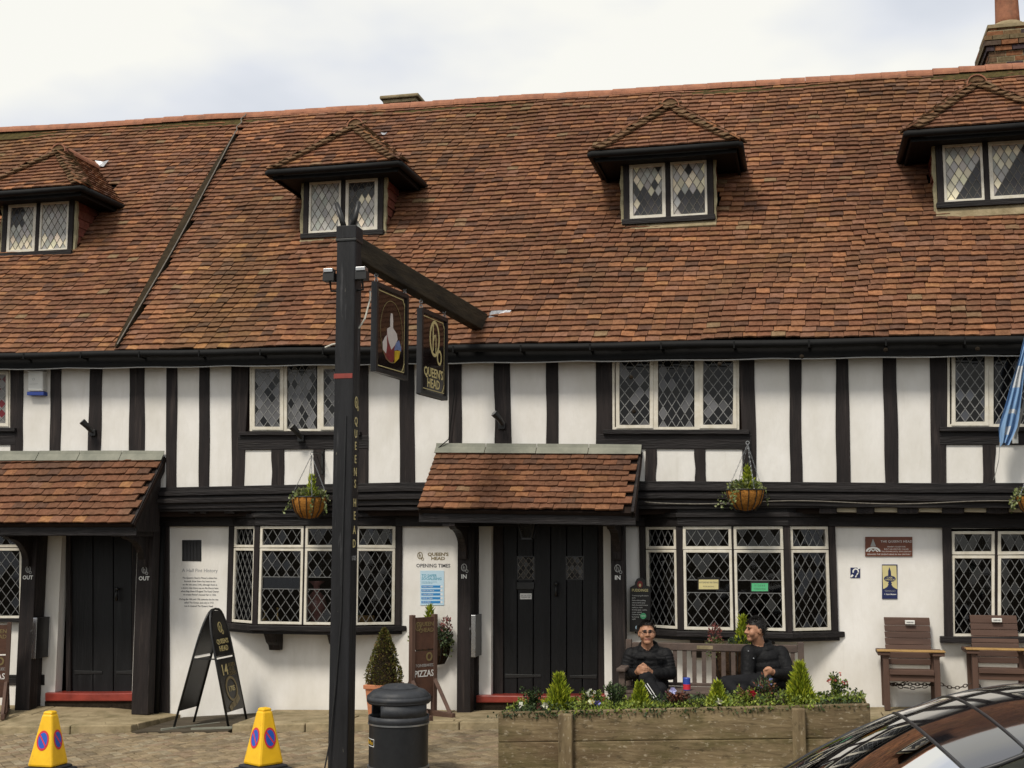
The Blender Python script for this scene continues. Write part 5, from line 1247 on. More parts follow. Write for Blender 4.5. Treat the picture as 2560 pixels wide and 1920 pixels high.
co = cov.build('ground_cover', 'leaf', fix=False); co['kind'] = 'stuff'; tag(co, 'low green leafy ground cover filling the timber planter', 'plants')
for px, h, r_, lab in ((1398, .31, .115, 'bright lime conifer in the planter before the double door, broadest of four'), (1600, .21, .075, 'small lime conifer in the planter before the man with glasses'), (1795, .20, .07, 'small lime conifer in the planter between the seated men'), (2002, .35, .105, 'tall lime conifer in the planter near its right end')):
    x = pxx(px); conifer((x, -2.75, ptop(x)-.02), h, r_, 'conifer', lab, 'lime conifers in the planter', n=int(1500*h/.42)+500)
def shrub(px, h, r_, cols, label, n=420, flowers=None, L=.03):
    x = pxx(px); z = ptop(x); o = thing('shrub', (x, -2.72, z), label, 'plant', 'small shrubs in the planter'); m2 = MB()
    for i in range(9):
        a = random.random()*6.28; tip = Vector((x+math.cos(a)*r_*random.uniform(.3, 1), -2.72+math.sin(a)*r_*.7, z+h*random.uniform(.6, 1))); b0 = Vector((x, -2.72, z-.02))
        for j in range(n//9):
            t = random.random()**.6; p = b0.lerp(tip, t)+rdir()*.02; leaf(m2, p, (tip-b0).normalized()+rdir()*.9, L*random.uniform(.6, 1.2), L*.55, pal(cols, .3))
    m2.build('foliage', 'leaf', o, fix=False)
    if flowers:
        f2 = MB()
        for i in range(flowers[1]):
            a = random.random()*6.28; p = Vector((x+math.cos(a)*r_*random.random(), -2.74+math.sin(a)*r_*.6, z+h*random.uniform(.55, 1.05)))
            for j in range(5): leaf(f2, p, rdir(.3), .022, .018, jit(flowers[0], .2))
        f2.build('blossom', 'leaf', o, fix=False)
shrub(1328, .16, .10, DGREEN, 'dark green shrub at the left end of the planter')
shrub(1543, .19, .13, DGREEN, 'dark green shrub in the planter, left of the smaller conifer', 700)
shrub(1480, .14, .10, DGREEN+GREEN, 'mixed green shrub in the planter right of the broad conifer', 380, ((.75, .75, .65), 9))
shrub(1920, .20, .10, DGREEN+RUST, 'thin dark shrub in the planter with small blue flowers', 380, ((.28, .30, .62), 4))
shrub(1868, .12, .10, GREEN+RUST, 'rust tinged shrub in the planter before the man in profile', 360)
shrub(1690, .10, .12, RUST+[(.08, .03, .04)], 'dark red leaved shrub in the middle of the planter', 360)
shrub(2090, .22, .11, GREEN+DGREEN, 'pink flowered shrub at the right end of the planter', 460, ((.50, .12, .11), 8))
def pansy(px, dz, cols, label):
    x = pxx(px); z = ptop(x)+.045+dz; o = MB(); c = Vector((x, -2.93, z))
    for j in range(6):
        a = R(60*j); leaf(o, c, Vector((math.cos(a), -.5+random.gauss(0, .1), math.sin(a))), .038, .036, jit(random.choice(cols), .12))
    st = o; o = thing('pansy', (x, -2.93, z-.05), label, 'flower', 'pansies in the planter'); st.build('petals', 'leaf', o, fix=False); MB().tube([c, c-Vector((0, -.01, .06))], .003, 5).build('stem', 'soil', o)
for px, dz, cols, lab in ((1314, .0, [(.75, .74, .66)], 'white pansy at the left end of the planter'), (1374, -.01, [(.75, .73, .60)], 'white pansy left of the broad lime conifer'), (1358, -.01, [(.14, .05, .04)], 'dark brown pansy near the left end of the planter'), (1488, .02, [(.76, .72, .50), (.80, .55, .08)], 'yellow and white pansy between conifer and dark shrub'), (1502, .0, [(.26, .24, .62)], 'violet pansy beside the yellow and white pansy'), (1802, -.01, [(.78, .76, .62)], 'white pansy below the small conifer between the men'), (1884, .05, [(.36, .015, .03)], 'dark red pansy before the man in profile'), (1688, .09, [(.42, .42, .72)], 'pale violet pansy beside the blue can')):
    pansy(px, dz, cols, lab)
m2 = MB(); x = pxx(1905)
for i in range(4): m2.tube([(x+i*.012-.02, -2.7, ptop(x)), (x-.02+i*.016, -2.7, ptop(x)+.12), (x-.035+i*.02, -2.7, ptop(x)+.20+.02*(i % 2))], [.005, .004, .001], 5)
solo(m2, 'bulb_shoot', 'shoot', (x, -2.7, ptop(x)), 'narrow grey green bulb shoots standing in the planter', 'plant')
# ---- bench
bx0, bx1 = -1.80, -.02; bzg = zr(-1, -1.4)
bench = thing('park_bench', ((bx0+bx1)/2, -1.3, bzg), 'brown slatted wooden bench holding two seated men', 'bench')
zs_ = .45; zt2 = .875
for x in (bx0, bx1-.06):
    MB().hexa([(x, -1.13, bzg), (x+.06, -1.13, bzg), (x+.06, -1.07, bzg), (x, -1.07, bzg), (x, -1.09, zt2+.03), (x+.06, -1.09, zt2+.03), (x+.06, -1.03, zt2+.03), (x, -1.03, zt2+.03)]).build('leg', 'wood_bench', bench, bevel=.006)
    MB().box((x, -1.62, bzg), (x+.06, -1.56, .63)).build('leg', 'wood_bench', bench, bevel=.006)
    MB().box((x-.015, -1.68, .632), (x+.075, -1.10, .672)).build('arm', 'wood_bench', bench, bevel=.012)
    MB().box((x+.01, -1.56, .30), (x+.05, -1.13, .36)).build('side_rail', 'wood_bench', bench)
MB().box((bx0+.062, -1.085, zt2-.075), (bx1-.062, -1.045, zt2)).build('back_rail', 'wood_bench', bench, bevel=.008)
MB().box((bx0+.062, -1.115, .452), (bx1-.062, -1.075, .485)).build('back_rail', 'wood_bench', bench, bevel=.006)
MB().box((at(1742, 1625, -1.1).x, -1.09, zt2-.055), (at(1782, 1625, -1.1).x, -1.084, zt2-.02)).build('carved_plate', 'stone', bench)
k_ = 17
for i in range(k_):
    x = lerp(bx0+.11, bx1-.11, i/(k_-1)); MB().hexa([(x-.021, -1.105, .485), (x+.021, -1.105, .485), (x+.021, -1.085, .485), (x-.021, -1.085, .485), (x-.021, -1.075, zt2-.075), (x+.021, -1.075, zt2-.075), (x+.021, -1.055, zt2-.075), (x-.021, -1.055, zt2-.075)]).build('back_slat', 'wood_bench', bench)
for i in range(6):
    y = -1.60+i*.085; MB().box((bx0-.005, y, zs_-.028), (bx1+.005, y+.068, zs_)).build('seat_slat', 'wood_bench', bench, bevel=.005)
MB().box((bx0+.062, -1.60, zs_-.10), (bx1-.062, -1.565, zs_-.03)).build('front_rail', 'wood_bench', bench)
m2 = MB(); cx_ = at(1717, 1715, -1.45).x; m2.lathe([(.034, 0), (.036, .004), (.036, .115), (.031, .122)], (cx_, -1.45, zs_+.001), 18)
can = solo(m2, 'drink_can', 'blue_plastic', (cx_, -1.45, zs_), 'blue and red drink can standing on the bench between the men', 'can')
MB().lathe([(.0365, .01), (.0365, .06)], (cx_, -1.45, zs_), 18, cap=False).build('label_band', 'sign_red', can, fix=False)
# ---- people
import numpy as np
def person(label, prims, loc, voxel=.0065):
    mb = MB()
    for p in prims:
        if p[0] == 'c':
            _, a, b, ra, rb, tg = p; a, b = Vector(a), Vector(b); d = b-a; n2 = 4
            mb.tube([a.lerp(b, i/n2) for i in range(n2+1)], [lerp(ra, rb, i/n2) for i in range(n2+1)], 16); mb.ell(a, ra, 16, 10); mb.ell(b, rb, 16, 10)
        else:
            _, c, r_, tg, q = p; mb.ell(c, r_, 20, 12, rot=q)
    me = mb.mesh('person', 'skin'); o = bpy.data.objects.new('person', me); COL.objects.link(o)
    rm = o.modifiers.new('r', 'REMESH'); rm.mode = 'VOXEL'; rm.voxel_size = voxel
    sm = o.modifiers.new('s', 'SMOOTH'); sm.iterations = 3; sm.factor = .5
    dg = bpy.context.evaluated_depsgraph_get(); me2 = bpy.data.meshes.new_from_object(o.evaluated_get(dg), depsgraph=dg); o.modifiers.clear()
    tags = []
    for p in prims:
        if p[-1 if p[0] == 'c' else 3] not in tags: tags.append(p[-1] if p[0] == 'c' else p[3])
    n_ = len(me2.polygons); cen = np.zeros(n_*3); me2.polygons.foreach_get('center', cen); cen = cen.reshape(-1, 3); best = np.full(n_, 1e9); idx = np.zeros(n_, int)
    for p in prims:
        if p[0] == 'c':
            a, b = np.array(p[1]), np.array(p[2]); d = b-a; L2 = max(1e-9, d@d); t = np.clip(((cen-a)@d)/L2, 0, 1); ds = np.linalg.norm(cen-(a+t[:, None]*d), axis=1)-(p[3]+(p[4]-p[3])*t); tg = p[5]
        else:
            q = np.array(p[4].to_3x3() if p[4] else Matrix.Identity(3)); r_ = np.array(p[2]); lc = (cen-np.array(p[1]))@q; kk = np.linalg.norm(lc/r_, axis=1); ds = (kk-1)*r_.min(); tg = p[3]
        if tg in ('eye', 'lips'): ds = ds-.0035
        m_ = ds < best; best[m_] = ds[m_]; idx[m_] = tags.index(tg)
    me2.materials.clear()
    for tg in tags: me2.materials.append(MATS[tg])
    me2.polygons.foreach_set('material_index', idx.astype(np.int32)); me2.polygons.foreach_set('use_smooth', [True]*n_)
    me2.transform(Matrix.Translation(-Vector(loc))); o.data = me2; o.location = loc; bpy.data.meshes.remove(me); ROOTLOC[o.name] = Vector(loc); tag(o, label, 'person'); return o
def head_prims(c, yaw, tilt, s_=1.0):
    q = Matrix.Rotation(yaw, 4, 'Z') @ Matrix.Rotation(tilt, 4, 'X'); c = Vector(c)
    def T(x, y, z): return c+(q @ Vector((x*s_, y*s_, z*s_)))
    q3 = q.to_3x3(); E = lambda p, r_, tg: ('e', T(*p), tuple(v*s_ for v in r_), tg, q3); Cc = lambda a, b, ra, rb, tg: ('c', T(*a), T(*b), ra*s_, rb*s_, tg)
    P = [E((0, .010, .020), (.078, .096, .098), 'skin'), E((0, -.018, -.035), (.067, .072, .070), 'skin'), Cc((0, -.090, .014), (0, -.108, -.018), .008, .0135, 'skin'), E((.015, -.096, -.022), (.011, .011, .009), 'skin'), E((-.015, -.096, -.022), (.011, .011, .009), 'skin'),
         Cc((-.046, -.074, .036), (.046, -.074, .036), .012, .012, 'skin'), E((.031, -.0845, .014), (.011, .006, .0050), 'eye'), E((-.031, -.0845, .014), (.011, .006, .0050), 'eye'), Cc((-.048, -.081, .034), (-.016, -.088, .032), .0045, .0045, 'hair'), Cc((.048, -.081, .034), (.016, -.088, .032), .0045, .0045, 'hair'),
         Cc((-.022, -.085, -.056), (.022, -.085, -.056), .0065, .0065, 'lips'), E((0, -.062, -.085), (.036, .030, .026), 'skin'), E((.044, -.056, -.022), (.032, .032, .036), 'skin'), E((-.044, -.056, -.022), (.032, .032, .036), 'skin'), E((.080, .014, -.004), (.010, .021, .032), 'skin'), E((-.080, .014, -.004), (.010, .021, .032), 'skin')]
    return P, T, q3
def puffs(a, b, ra, rb, tg, n=6):
    a, b = Vector(a), Vector(b); d = (b-a); q3 = d.to_track_quat('Z', 'Y').to_matrix(); L = d.length/n
    out = [('c', a, b, ra*.93, rb*.93, tg)]
    for i in range(n):
        t = (i+.5)/n; r_ = lerp(ra, rb, t)*1.0; out.append(('e', a.lerp(b, t), (r_, r_, L*1.0), tg, q3))
    return out
def torso(c, p, w_, dp, tg, n=6):
    c, p = Vector(c), Vector(p); out = []
    for i in range(n):
        t = i/(n-1); q = c.lerp(p, t); k = lerp(.90, 1.0, min(1, t*2)); out.append(('e', q, (w_*k, dp*k, (c-p).length/n*1.9), tg, None))
    return out
def collar(c, r_, th, tg, lean=.02):
    return [('c', Vector(c)+Vector((r_*math.cos(R(a)), r_*.85*math.sin(R(a)), lean*math.sin(R(a)))), Vector(c)+Vector((r_*math.cos(R(a+30)), r_*.85*math.sin(R(a+30)), lean*math.sin(R(a+30)))), th, th, tg) for a in range(-60, 240, 30)]
def hair(o, T, front=.060, seed=0):
    b = MB(); nu, nv = 40, 24; vsh = []; keep = []
    for i in range(nv+1):
        th = math.pi*i/nv
        for j in range(nu):
            ph = 2*math.pi*j/nu; x, y, z = math.sin(th)*math.cos(ph), math.sin(th)*math.sin(ph), math.cos(th)
            k = 1+.035*noise.noise((x*6+seed, y*6, z*6)); vsh.append(T(x*.083*k, .010+y*.102*k, .020+z*.105*k))
            yy, zz = .008+y*.1, .015+z*.11; line = front if yy < -.045 else (lerp(front, .012, min(1, (yy+.045)/.05)) if yy < .005 else lerp(.012, -.055, min(1, (yy-.005)/.05))); keep.append(zz > line+.016*noise.noise((x*11+seed, y*9, 0)))
    fs = [(i*nu+j, (i+1)*nu+j, (i+1)*nu+(j+1) % nu, i*nu+(j+1) % nu) for i in range(nv) for j in range(nu)]; fs = [f for f in fs if all(keep[k] for k in f)]
    b.add(vsh, fs); used = sorted({k for f in fs for k in f}); cen = T(0, .008, .015)
    for i in range(900):
        p = vsh[random.choice(used)]+rdir()*.005; n_ = (p-cen).normalized(); fwd = (T(0, -1, .1)-T(0, 0, 0)).normalized(); d = fwd*random.uniform(-.1, .7)+n_*.55+rdir()*.35; leaf(b, p, d, random.uniform(.016, .034), .006, (1, 1, 1))
    h = b.build('hair', 'hair', o, fix=False, smooth=False); return h
# man facing the street, hands clasped on his knee
Ym = -1.30
H1 = at(1617, 1584, -1.36); hp, T1, q1 = head_prims(H1, R(12), R(-4), .98)
sL, sR = at(1578, 1636, Ym), at(1664, 1637, Ym); ch1 = at(1620, 1655, Ym); pv = at(1627, 1716, -1.25)
eL, eR = at(1561, 1686, -1.34), at(1676, 1684, -1.34); hd = at(1607, 1672, -1.66); hl, hr_ = hd+Vector((-.035, .0, -.005)), hd+Vector((.035, .015, .0))
wl, wr = at(1592, 1684, -1.58), at(1630, 1685, -1.56)
kA = at(1614, 1694, -1.66); kB = at(1655, 1708, -1.62); fA = Vector((kA.x+.30, -1.78, .17)); fB = Vector((kB.x-.02, -1.62, bzg+.06))
J = 'jacket'; pr_ = hp+[('c', T1(0, .01, -.06), at(1620, 1628, Ym), .056, .060, 'skin'), ('c', at(1620, 1630, Ym-.01), at(1620, 1640, Ym-.04), .05, .05, 'shirt'),
    ('c', sL, sR, .066, .066, J), ('c', at(1604, 1626, -1.27), sL, .055, .064, J), ('c', at(1640, 1627, -1.27), sR, .055, .064, J), ('e', pv+Vector((0, 0, .03)), (.185, .14, .10), J, None),
    ]+torso(at(1620, 1642, Ym), at(1626, 1706, -1.26), .185, .135, J)+collar(at(1621, 1613, Ym+.01), .080, .021, J, .03)+collar(at(1621, 1623, Ym+.0), .090, .03, J)+puffs(sL, eL, .078, .066, J)+puffs(eL, wl, .066, .050, J, 4)+puffs(sR, eR, .078, .068, J)+puffs(eR, wr, .066, .050, J, 4)+[ ('c', wl, hl, .03, .028, 'skin'), ('c', wr, hr_, .03, .028, 'skin'),
    ('c', pv+Vector((.09, -.03, -.03)), kA, .095, .068, 'trousers'), ('c', kA, fA, .062, .045, 'trousers'), ('c', pv+Vector((-.09, -.03, -.03)), kB+Vector((-.02, 0, -.06)), .095, .07, 'trousers'), ('c', kB+Vector((-.02, 0, -.06)), fB, .065, .045, 'trousers'),
    ('c', fA, fA+Vector((.10, -.10, -.04)), .042, .034, 'shoe'), ('c', fB, fB+Vector((0, -.17, -.02)), .042, .034, 'shoe'), ('e', hl+Vector((.006, -.004, -.01)), (.036, .026, .042), 'skin', None), ('e', hr_+Vector((-.006, -.006, -.012)), (.036, .026, .042), 'skin', None)]
for i in range(4):
    z = .028-i*.019; pr_ += [('c', hl+Vector((.012, -.026, z)), hl+Vector((.055, -.038-.004*(i % 2), z-.008)), .0092, .0085, 'skin'), ('c', hl+Vector((.055, -.038, z-.008)), hl+Vector((.082, -.018, z-.013)), .0085, .0075, 'skin'),
                             ('c', hr_+Vector((-.012, -.030, z+.006)), hr_+Vector((-.052, -.046, z-.002)), .0092, .0085, 'skin'), ('c', hr_+Vector((-.052, -.046, z-.002)), hr_+Vector((-.08, -.026, z-.008)), .0085, .0075, 'skin')]
pr_ += [('c', hl+Vector((.0, -.02, .03)), hl+Vector((.035, -.03, .052)), .0105, .0085, 'skin'), ('c', hr_+Vector((.0, -.02, .03)), hr_+Vector((-.03, -.034, .056)), .0105, .0085, 'skin')]
man1 = person('seated man with glasses and black padded jacket, hands clasped on crossed knee', pr_, (pv.x, -1.3, bzg)); hair(man1, T1, .072, 1)
m2 = MB()
for s_ in (-1, 1):
    m2.tube([T1(s_*.033+.025*math.cos(R(a)), -.100+.004*abs(s_), .012+.019*math.sin(R(a))) for a in range(0, 360, 24)], .0018, 6, closed=True); m2.tube([T1(s_*.058, -.097, .016), T1(s_*.078, -.04, .014), T1(s_*.080, .01, .012)], .0025, 5)
m2.tube([T1(-.009, -.102, .016), T1(0, -.106, .019), T1(.009, -.102, .016)], .0025, 5); m2.build('glasses', 'metal_black', man1)
ax_ = (fA-kA).normalized(); sd_ = ax_.cross(Vector((0, 1, 0))).normalized()
for off in (-.012, .012):
    MB().tube([kA.lerp(fA, t)+Vector((0, -.064+.018*t, 0))+sd_*(off-.02) for t in (.1, .35, .6, .9)], .0045, 5).build('trouser_stripe', 'white_paint', man1)
for px, py in ((1600, 1640), (1652, 1642)):
    c = at(px, py, Ym-.13); MB().box((c.x-.05, c.y-.005, c.z-.03), (c.x+.05, c.y+.03, c.z)).build('pocket_flap', 'jacket', man1, bevel=.008)
# man in profile, turned to the left
H2 = at(1889, 1576, -1.34); hp, T2, q2 = head_prims(H2, R(-66), R(0), .98); Ym = -1.27
ch2_ = at(1912, 1655, Ym); pv2 = at(1925, 1712, -1.25); s2a, s2b = at(1872, 1631, -1.36), at(1951, 1634, -1.22); e2b = at(1974, 1688, -1.30); h2b = at(1923, 1676, -1.58); w2b = at(1938, 1684, -1.52)
e2a = at(1868, 1690, -1.42); h2a = at(1888, 1715, -1.55); kC = at(1815, 1708, -1.62); fC = at(1860, 1752, -1.78); kD = at(1852, 1726, -1.58); fD = Vector((kD.x-.05, -1.60, bzg+.06))
pr_ = hp+[('c', T2(0, .012, -.06), at(1900, 1622, Ym), .056, .06, 'skin'), ('c', at(1893, 1622, Ym-.03), at(1888, 1638, Ym-.08), .045, .03, 'shirt'), ('c', s2a, s2b, .070, .074, J), ('c', at(1906, 1622, -1.25), s2b, .058, .07, J), ('c', at(1894, 1624, -1.3), s2a, .05, .066, J), ('e', pv2+Vector((0, 0, .02)), (.185, .14, .10), J, None), ('c', at(1880, 1624, -1.34), at(1884, 1645, -1.40), .03, .024, J)]+torso(at(1908, 1644, Ym), at(1922, 1704, -1.25), .178, .14, J, 4)+collar(at(1904, 1607, Ym+.01), .080, .023, J, .02)+collar(at(1905, 1618, Ym), .090, .03, J)+[('c', s2b, e2b, .082, .066, J), ('c', e2b, w2b, .064, .047, J), ('c', w2b, h2b, .03, .03, 'skin'), ('c', s2a, e2a, .078, .064, J), ('c', e2a, h2a, .06, .046, J), ('e', h2b+Vector((-.005, -.01, 0)), (.042, .032, .040), 'skin', None),
    ('c', pv2+Vector((-.02, -.1, .02)), kC, .11, .072, 'trousers'), ('c', kC, fC, .066, .048, 'trousers'), ('c', pv2+Vector((-.08, -.05, -.03)), kD, .10, .07, 'trousers'), ('c', kD, fD, .066, .045, 'trousers'), ('c', fC, fC+Vector((.06, -.12, -.03)), .042, .034, 'shoe'), ('c', fD, fD+Vector((-.04, -.17, -.02)), .042, .034, 'shoe')]
for i in range(4):
    z = .022-i*.018; pr_ += [('c', h2b+Vector((-.03+.003*i, -.03, z)), h2b+Vector((-.05+.004*i, -.035, z-.022)), .0105, .0095, 'skin'), ('c', h2b+Vector((-.05+.004*i, -.035, z-.022)), h2b+Vector((-.036, -.02, z-.036)), .0095, .0085, 'skin')]
pr_ += [('c', h2b+Vector((.0, -.03, .02)), h2b+Vector((-.03, -.044, .012)), .011, .0095, 'skin')]
man2 = person('seated dark haired man in profile, black jacket, one leg crossed over the other', pr_, (pv2.x, -1.3, bzg)); hair(man2, T2, .052, 5)
for px, py in ((1871, 1628), (1884, 1646)): c = at(px, py, Ym-.17); MB().ell(c, .008, 8, 6).build('button', 'steel', man2)
# ---- slatted armchairs chained along the wall
def armchair(x0, label):
    zg_ = pz(x0+.33, -.1); o = thing('wooden_armchair', (x0+.33, -.05, zg_), label, 'chair', 'brown wooden armchairs along the wall'); W2 = .655; zz = lambda py: at(2280, py, .08).z+zg_-pz(1.07, -.1)
    for s_, xa in ((0, x0+.045), (1, x0+W2-.105)):
        MB().box((xa, -.24, zg_), (xa+.06, -.18, zz(1632)-.005)).build('leg', 'wood_brown_v', o, bevel=.005)
        MB().hexa([(xa, .16, zg_), (xa+.06, .16, zg_), (xa+.06, .22, zg_), (xa, .22, zg_), (xa, .16, zz(1625)), (xa+.06, .16, zz(1625)), (xa+.06, .22, zz(1625)), (xa, .22, zz(1625))]).build('leg', 'wood_brown_v', o, bevel=.005)
        MB().box((x0-.005 if not s_ else x0+W2-.115, -.27, zz(1633)), (x0+.12 if not s_ else x0+W2+.005, .20, zz(1623)-.004)).build('arm', 'wood_brown', o, bevel=.006)
    MB().box((x0-.012, -.285, zz(1623)-.002), (x0+W2+.012, -.14, zz(1623)+.014)).build('tray_board', 'wood_yellow', o, bevel=.005)
    ys = (1545.6, 1566, 1581.5, 1597.5, 1614, 1628)
    for i, (a, b) in enumerate(zip(ys, ys[1:])):
        ya = .20-.012*(3-i)*0; MB().prism([(x0+.10, .15+.012*(4-i), zz(b)+.003), (x0+W2-.085, .15+.012*(4-i), zz(b)+.003), (x0+W2-.09, .15+.012*(5-i), zz(a)), (x0+.095, .15+.012*(5-i), zz(a))], (0, .025, 0)).build('back_slat', 'wood_brown', o, bevel=.005)
    for a, b in ((1632, 1647), (1648.5, 1663)): MB().box((x0+.10, .13, zz(b)), (x0+W2-.1, .155, zz(a))).build('back_slat', 'wood_brown', o, bevel=.005)
    for i in range(5):
        y = -.24+i*.078; MB().box((x0+.11, y, zz(1672)-.028), (x0+W2-.11, y+.066, zz(1672)-.004)).build('seat_slat', 'wood_brown', o, bevel=.004)
    MB().box((x0+.105, -.235, zz(1696)), (x0+W2-.105, -.205, zz(1681))).build('front_rail', 'wood_brown', o, bevel=.005); MB().box((x0+.105, -.262, zz(1680)), (x0+W2-.105, -.2405, zz(1667))).build('seat_edge', 'wood_brown', o, bevel=.006)
    c = Vector((x0+.36, .172, zz(1557))); MB().box((c.x-.05, c.y-.02, c.z-.021), (c.x+.05, c.y+.01, c.z+.021)).build('plaque', 'white_plastic', o, bevel=.004); text('RESERVED', .016, frame((c.x, c.y-.0215, c.z), (1, 0, 0), (0, 0, 1)), 'ink', o)
    return o, zz
a1, zz1 = armchair(.735, 'brown slatted armchair against the white wall, wholly in view'); a2, zz2 = armchair(1.615, 'brown slatted armchair in front of the end window, cut by the photo edge')
def chain(pts, label):
    mb = MB(); P = [Vector(p) for p in pts]; d_ = .036; L = 0; out = []
    for a, b in zip(P, P[1:]):
        n2 = max(1, int((b-a).length/d_))
        for i in range(n2): out.append((a.lerp(b, (i+.5)/n2), (b-a).normalized()))
    for i, (c, d) in enumerate(out):
        s_ = d.cross(Vector((0, 1, 0))).normalized()
        if i % 2: s_ = d.cross(s_)
        mb.tube([c+d*.026*math.cos(R(a))+s_*.015*math.sin(R(a)) for a in range(0, 360, 45)], .005, 5, closed=True)
    return solo(mb, 'chain', 'chain', (P[0].x, P[0].y, pz(P[0].x, 0)), label, 'chain')
def sag(a, b, s_, n=8): return [Vector(a).lerp(Vector(b), i/n)-Vector((0, 0, s_*math.sin(math.pi*i/n))) for i in range(n+1)]
zc = zz1(1702)
chain(sag((.80, -.12, zc), (1.29, -.12, zc-.01), .05)+sag((.85, -.10, zc-.02), (1.07, -.05, zc+.03), .03, 4), 'rusty chain looped between the legs of the fully visible armchair')
chain(sag((1.345, -.12, zc), (1.655, -.12, zc+.01), .045), 'rusty chain hanging between the two armchairs'); chain(sag((1.71, -.12, zc), (2.2, -.12, zc), .11), 'rusty chain below the seat of the armchair by the window')
chain(sag((1.33, -.1, zz1(1640)), (1.42, .05, zz1(1624)), .02, 4), 'short rusty chain hanging off the armrest of the left armchair')
# ---- signs and fittings on the walls
def Mw(px, py, Y): return frame(at(px, py, Y), (1, 0, 0), (0, 0, 1))
def plate(name, x0, x1, y0, y1, Y, th, m_, label, cat, bev=.002):
    pts = [at(x0, y1, Y), at(x1, y1, Y), at(x1, y0, Y), at(x0, y0, Y)]; mb = MB(); mb.prism(pts, (0, th, 0)); return solo(mb, name, m_, tuple(pts[0]), label, cat, bevel=bev)
p = plate('history_plaque', 2163, 2281, 1342, 1391, .285, .012, 'plaque_brown', 'brown plaque with spire emblem telling the history of the pub', 'plaque')
text("THE QUEEN'S HEAD", .034, Mw(2241, 1354, .2842), 'white_paint', p, spacing=1.1)
for i, s_ in enumerate(["PINNER'S OLDEST INN", "BUILT 16th CENTURY, CALLED", "THE CROWN UNTIL 18TH CENTURY"]): text(s_, .019, Mw(2241, 1367+i*6, .2842), 'white_paint', p)
text("RENAMED THE QUEEN'S HEAD IN 18th CENTURY", .0205, Mw(2222, 1386, .2842), 'white_paint', p)
mb = MB(); M = Mw(2183, 1366, .2842); mb.prism(fl(M, [(-.03, -.0), (.03, 0), (.0, .085)]), (0, -.0006, 0)); mb.build('emblem', 'grey_paint', p)
mb = MB(); ring(mb, Mw(2183, 1379, .2842), .068, .042, .02, a0=0, a1=math.pi, n=16); strip(mb, Mw(2183, 1379, .2842), [(-.045, .0), (-.02, .025), (0, .005), (.02, .025), (.045, .0)], .012); mb.build('emblem', 'white_paint', p)
p = plate('hearing_loop_sign', 2126, 2150.5, 1419, 1445, .294, .004, 'navy', 'small blue and white hearing loop sign on the white wall', 'sign', 0)
mb = MB(); M = Mw(2138.5, 1431, .2935); ring(mb, M, .028, .03, .014, .004, .008, a0=R(-30), a1=R(200), n=14); strip(mb, M, [(.03, -.0), (.012, -.03), (.0, -.05)], .012); strip(mb, M, [(-.045, -.045), (-.03, -.03)], .02); strip(mb, M, [(.03, .045), (.045, .05)], .02); mb.build('emblem', 'white_paint', p)
p = plate('cask_ale_plaque', 2205, 2243.6, 1411, 1497, .288, .01, 'navy', 'tall blue and yellow cask ale plaque with hand pump emblem', 'plaque')
M = Mw(2224.3, 1444, .2875); mb = MB(); mb.prism(fl(M, [(-.074, -.122), (.074, -.122), (.074, .13), (-.074, .13)]), (0, -.0006, 0)); mb.build('panel', 'pale_yellow', p)
mb = MB(); prf = [(-.065, -.122), (-.03, -.10), (-.016, -.075), (-.022, -.062), (-.012, -.05), (-.012, -.02), (-.016, .02), (-.014, .07), (0, .115)]
mb.prism(fl(M, prf+[(-x, y) for x, y in prf[::-1]], .001), (0, -.0008, 0)); mb.prism(fl(M, oval(.062, .034, 24, 0, -.012), .0022), (0, -.0006, 0)); mb.build('emblem', 'navy', p)
text("CASK\nMARQUE", .026, M @ Matrix.Translation((0, -.012, .0032)), 'pale_yellow', p, line=.85); text("INDEPENDENT AWARD\nFOR PUB EXCELLENCE", .011, M @ Matrix.Translation((0, -.145, .0008)), 'grey_paint', p); text("f  Cask Matters", .02, M @ Matrix.Translation((0, -.18, .0008)), 'white_paint', p, bold=.0005)
p = plate('poster', 1050.5, 1110, 1426.5, 1513, .293, .004, 'poster_blue', 'pale blue poster listing steps to safer socialising', 'poster', 0)
text("TO SAFER\nSOCIALISING", .042, frame(at(1054, 1443, .2925), (1, 0, 0), (0, 0, 1)), 'poster_teal', p, align='LEFT', bold=.001, line=.85); text("A few simple things we can all do\nto keep each other safe", .014, frame(at(1054, 1456, .2925), (1, 0, 0), (0, 0, 1)), 'poster_teal', p, align='LEFT')
for i in range(5):
    y = 1466.5+i*9.7; mb = MB(); mb.prism([at(1053.5, y+3, .2925), at(1102, y+3, .2925), at(1102, y-3, .2925), at(1053.5, y-3, .2925)], (0, -.0005, 0)); mb.build('band', 'poster_band', p); mb = MB(); mb.prism([at(1101, y+2.4, .2915), at(1106.5, y+2.4, .2915), at(1106.5, y-2.4, .2915), at(1101, y-2.4, .2915)], (0, -.0005, 0)); mb.build('icon', 'white_paint', p)
    text(("WASH HANDS", "KEEP DISTANCE", "TABLE SERVICE", "PAY BY CARD", "BE PATIENT")[i], .02, frame(at(1056, y, .2915), (1, 0, 0), (0, 0, 1)), 'white_paint', p, align='LEFT')
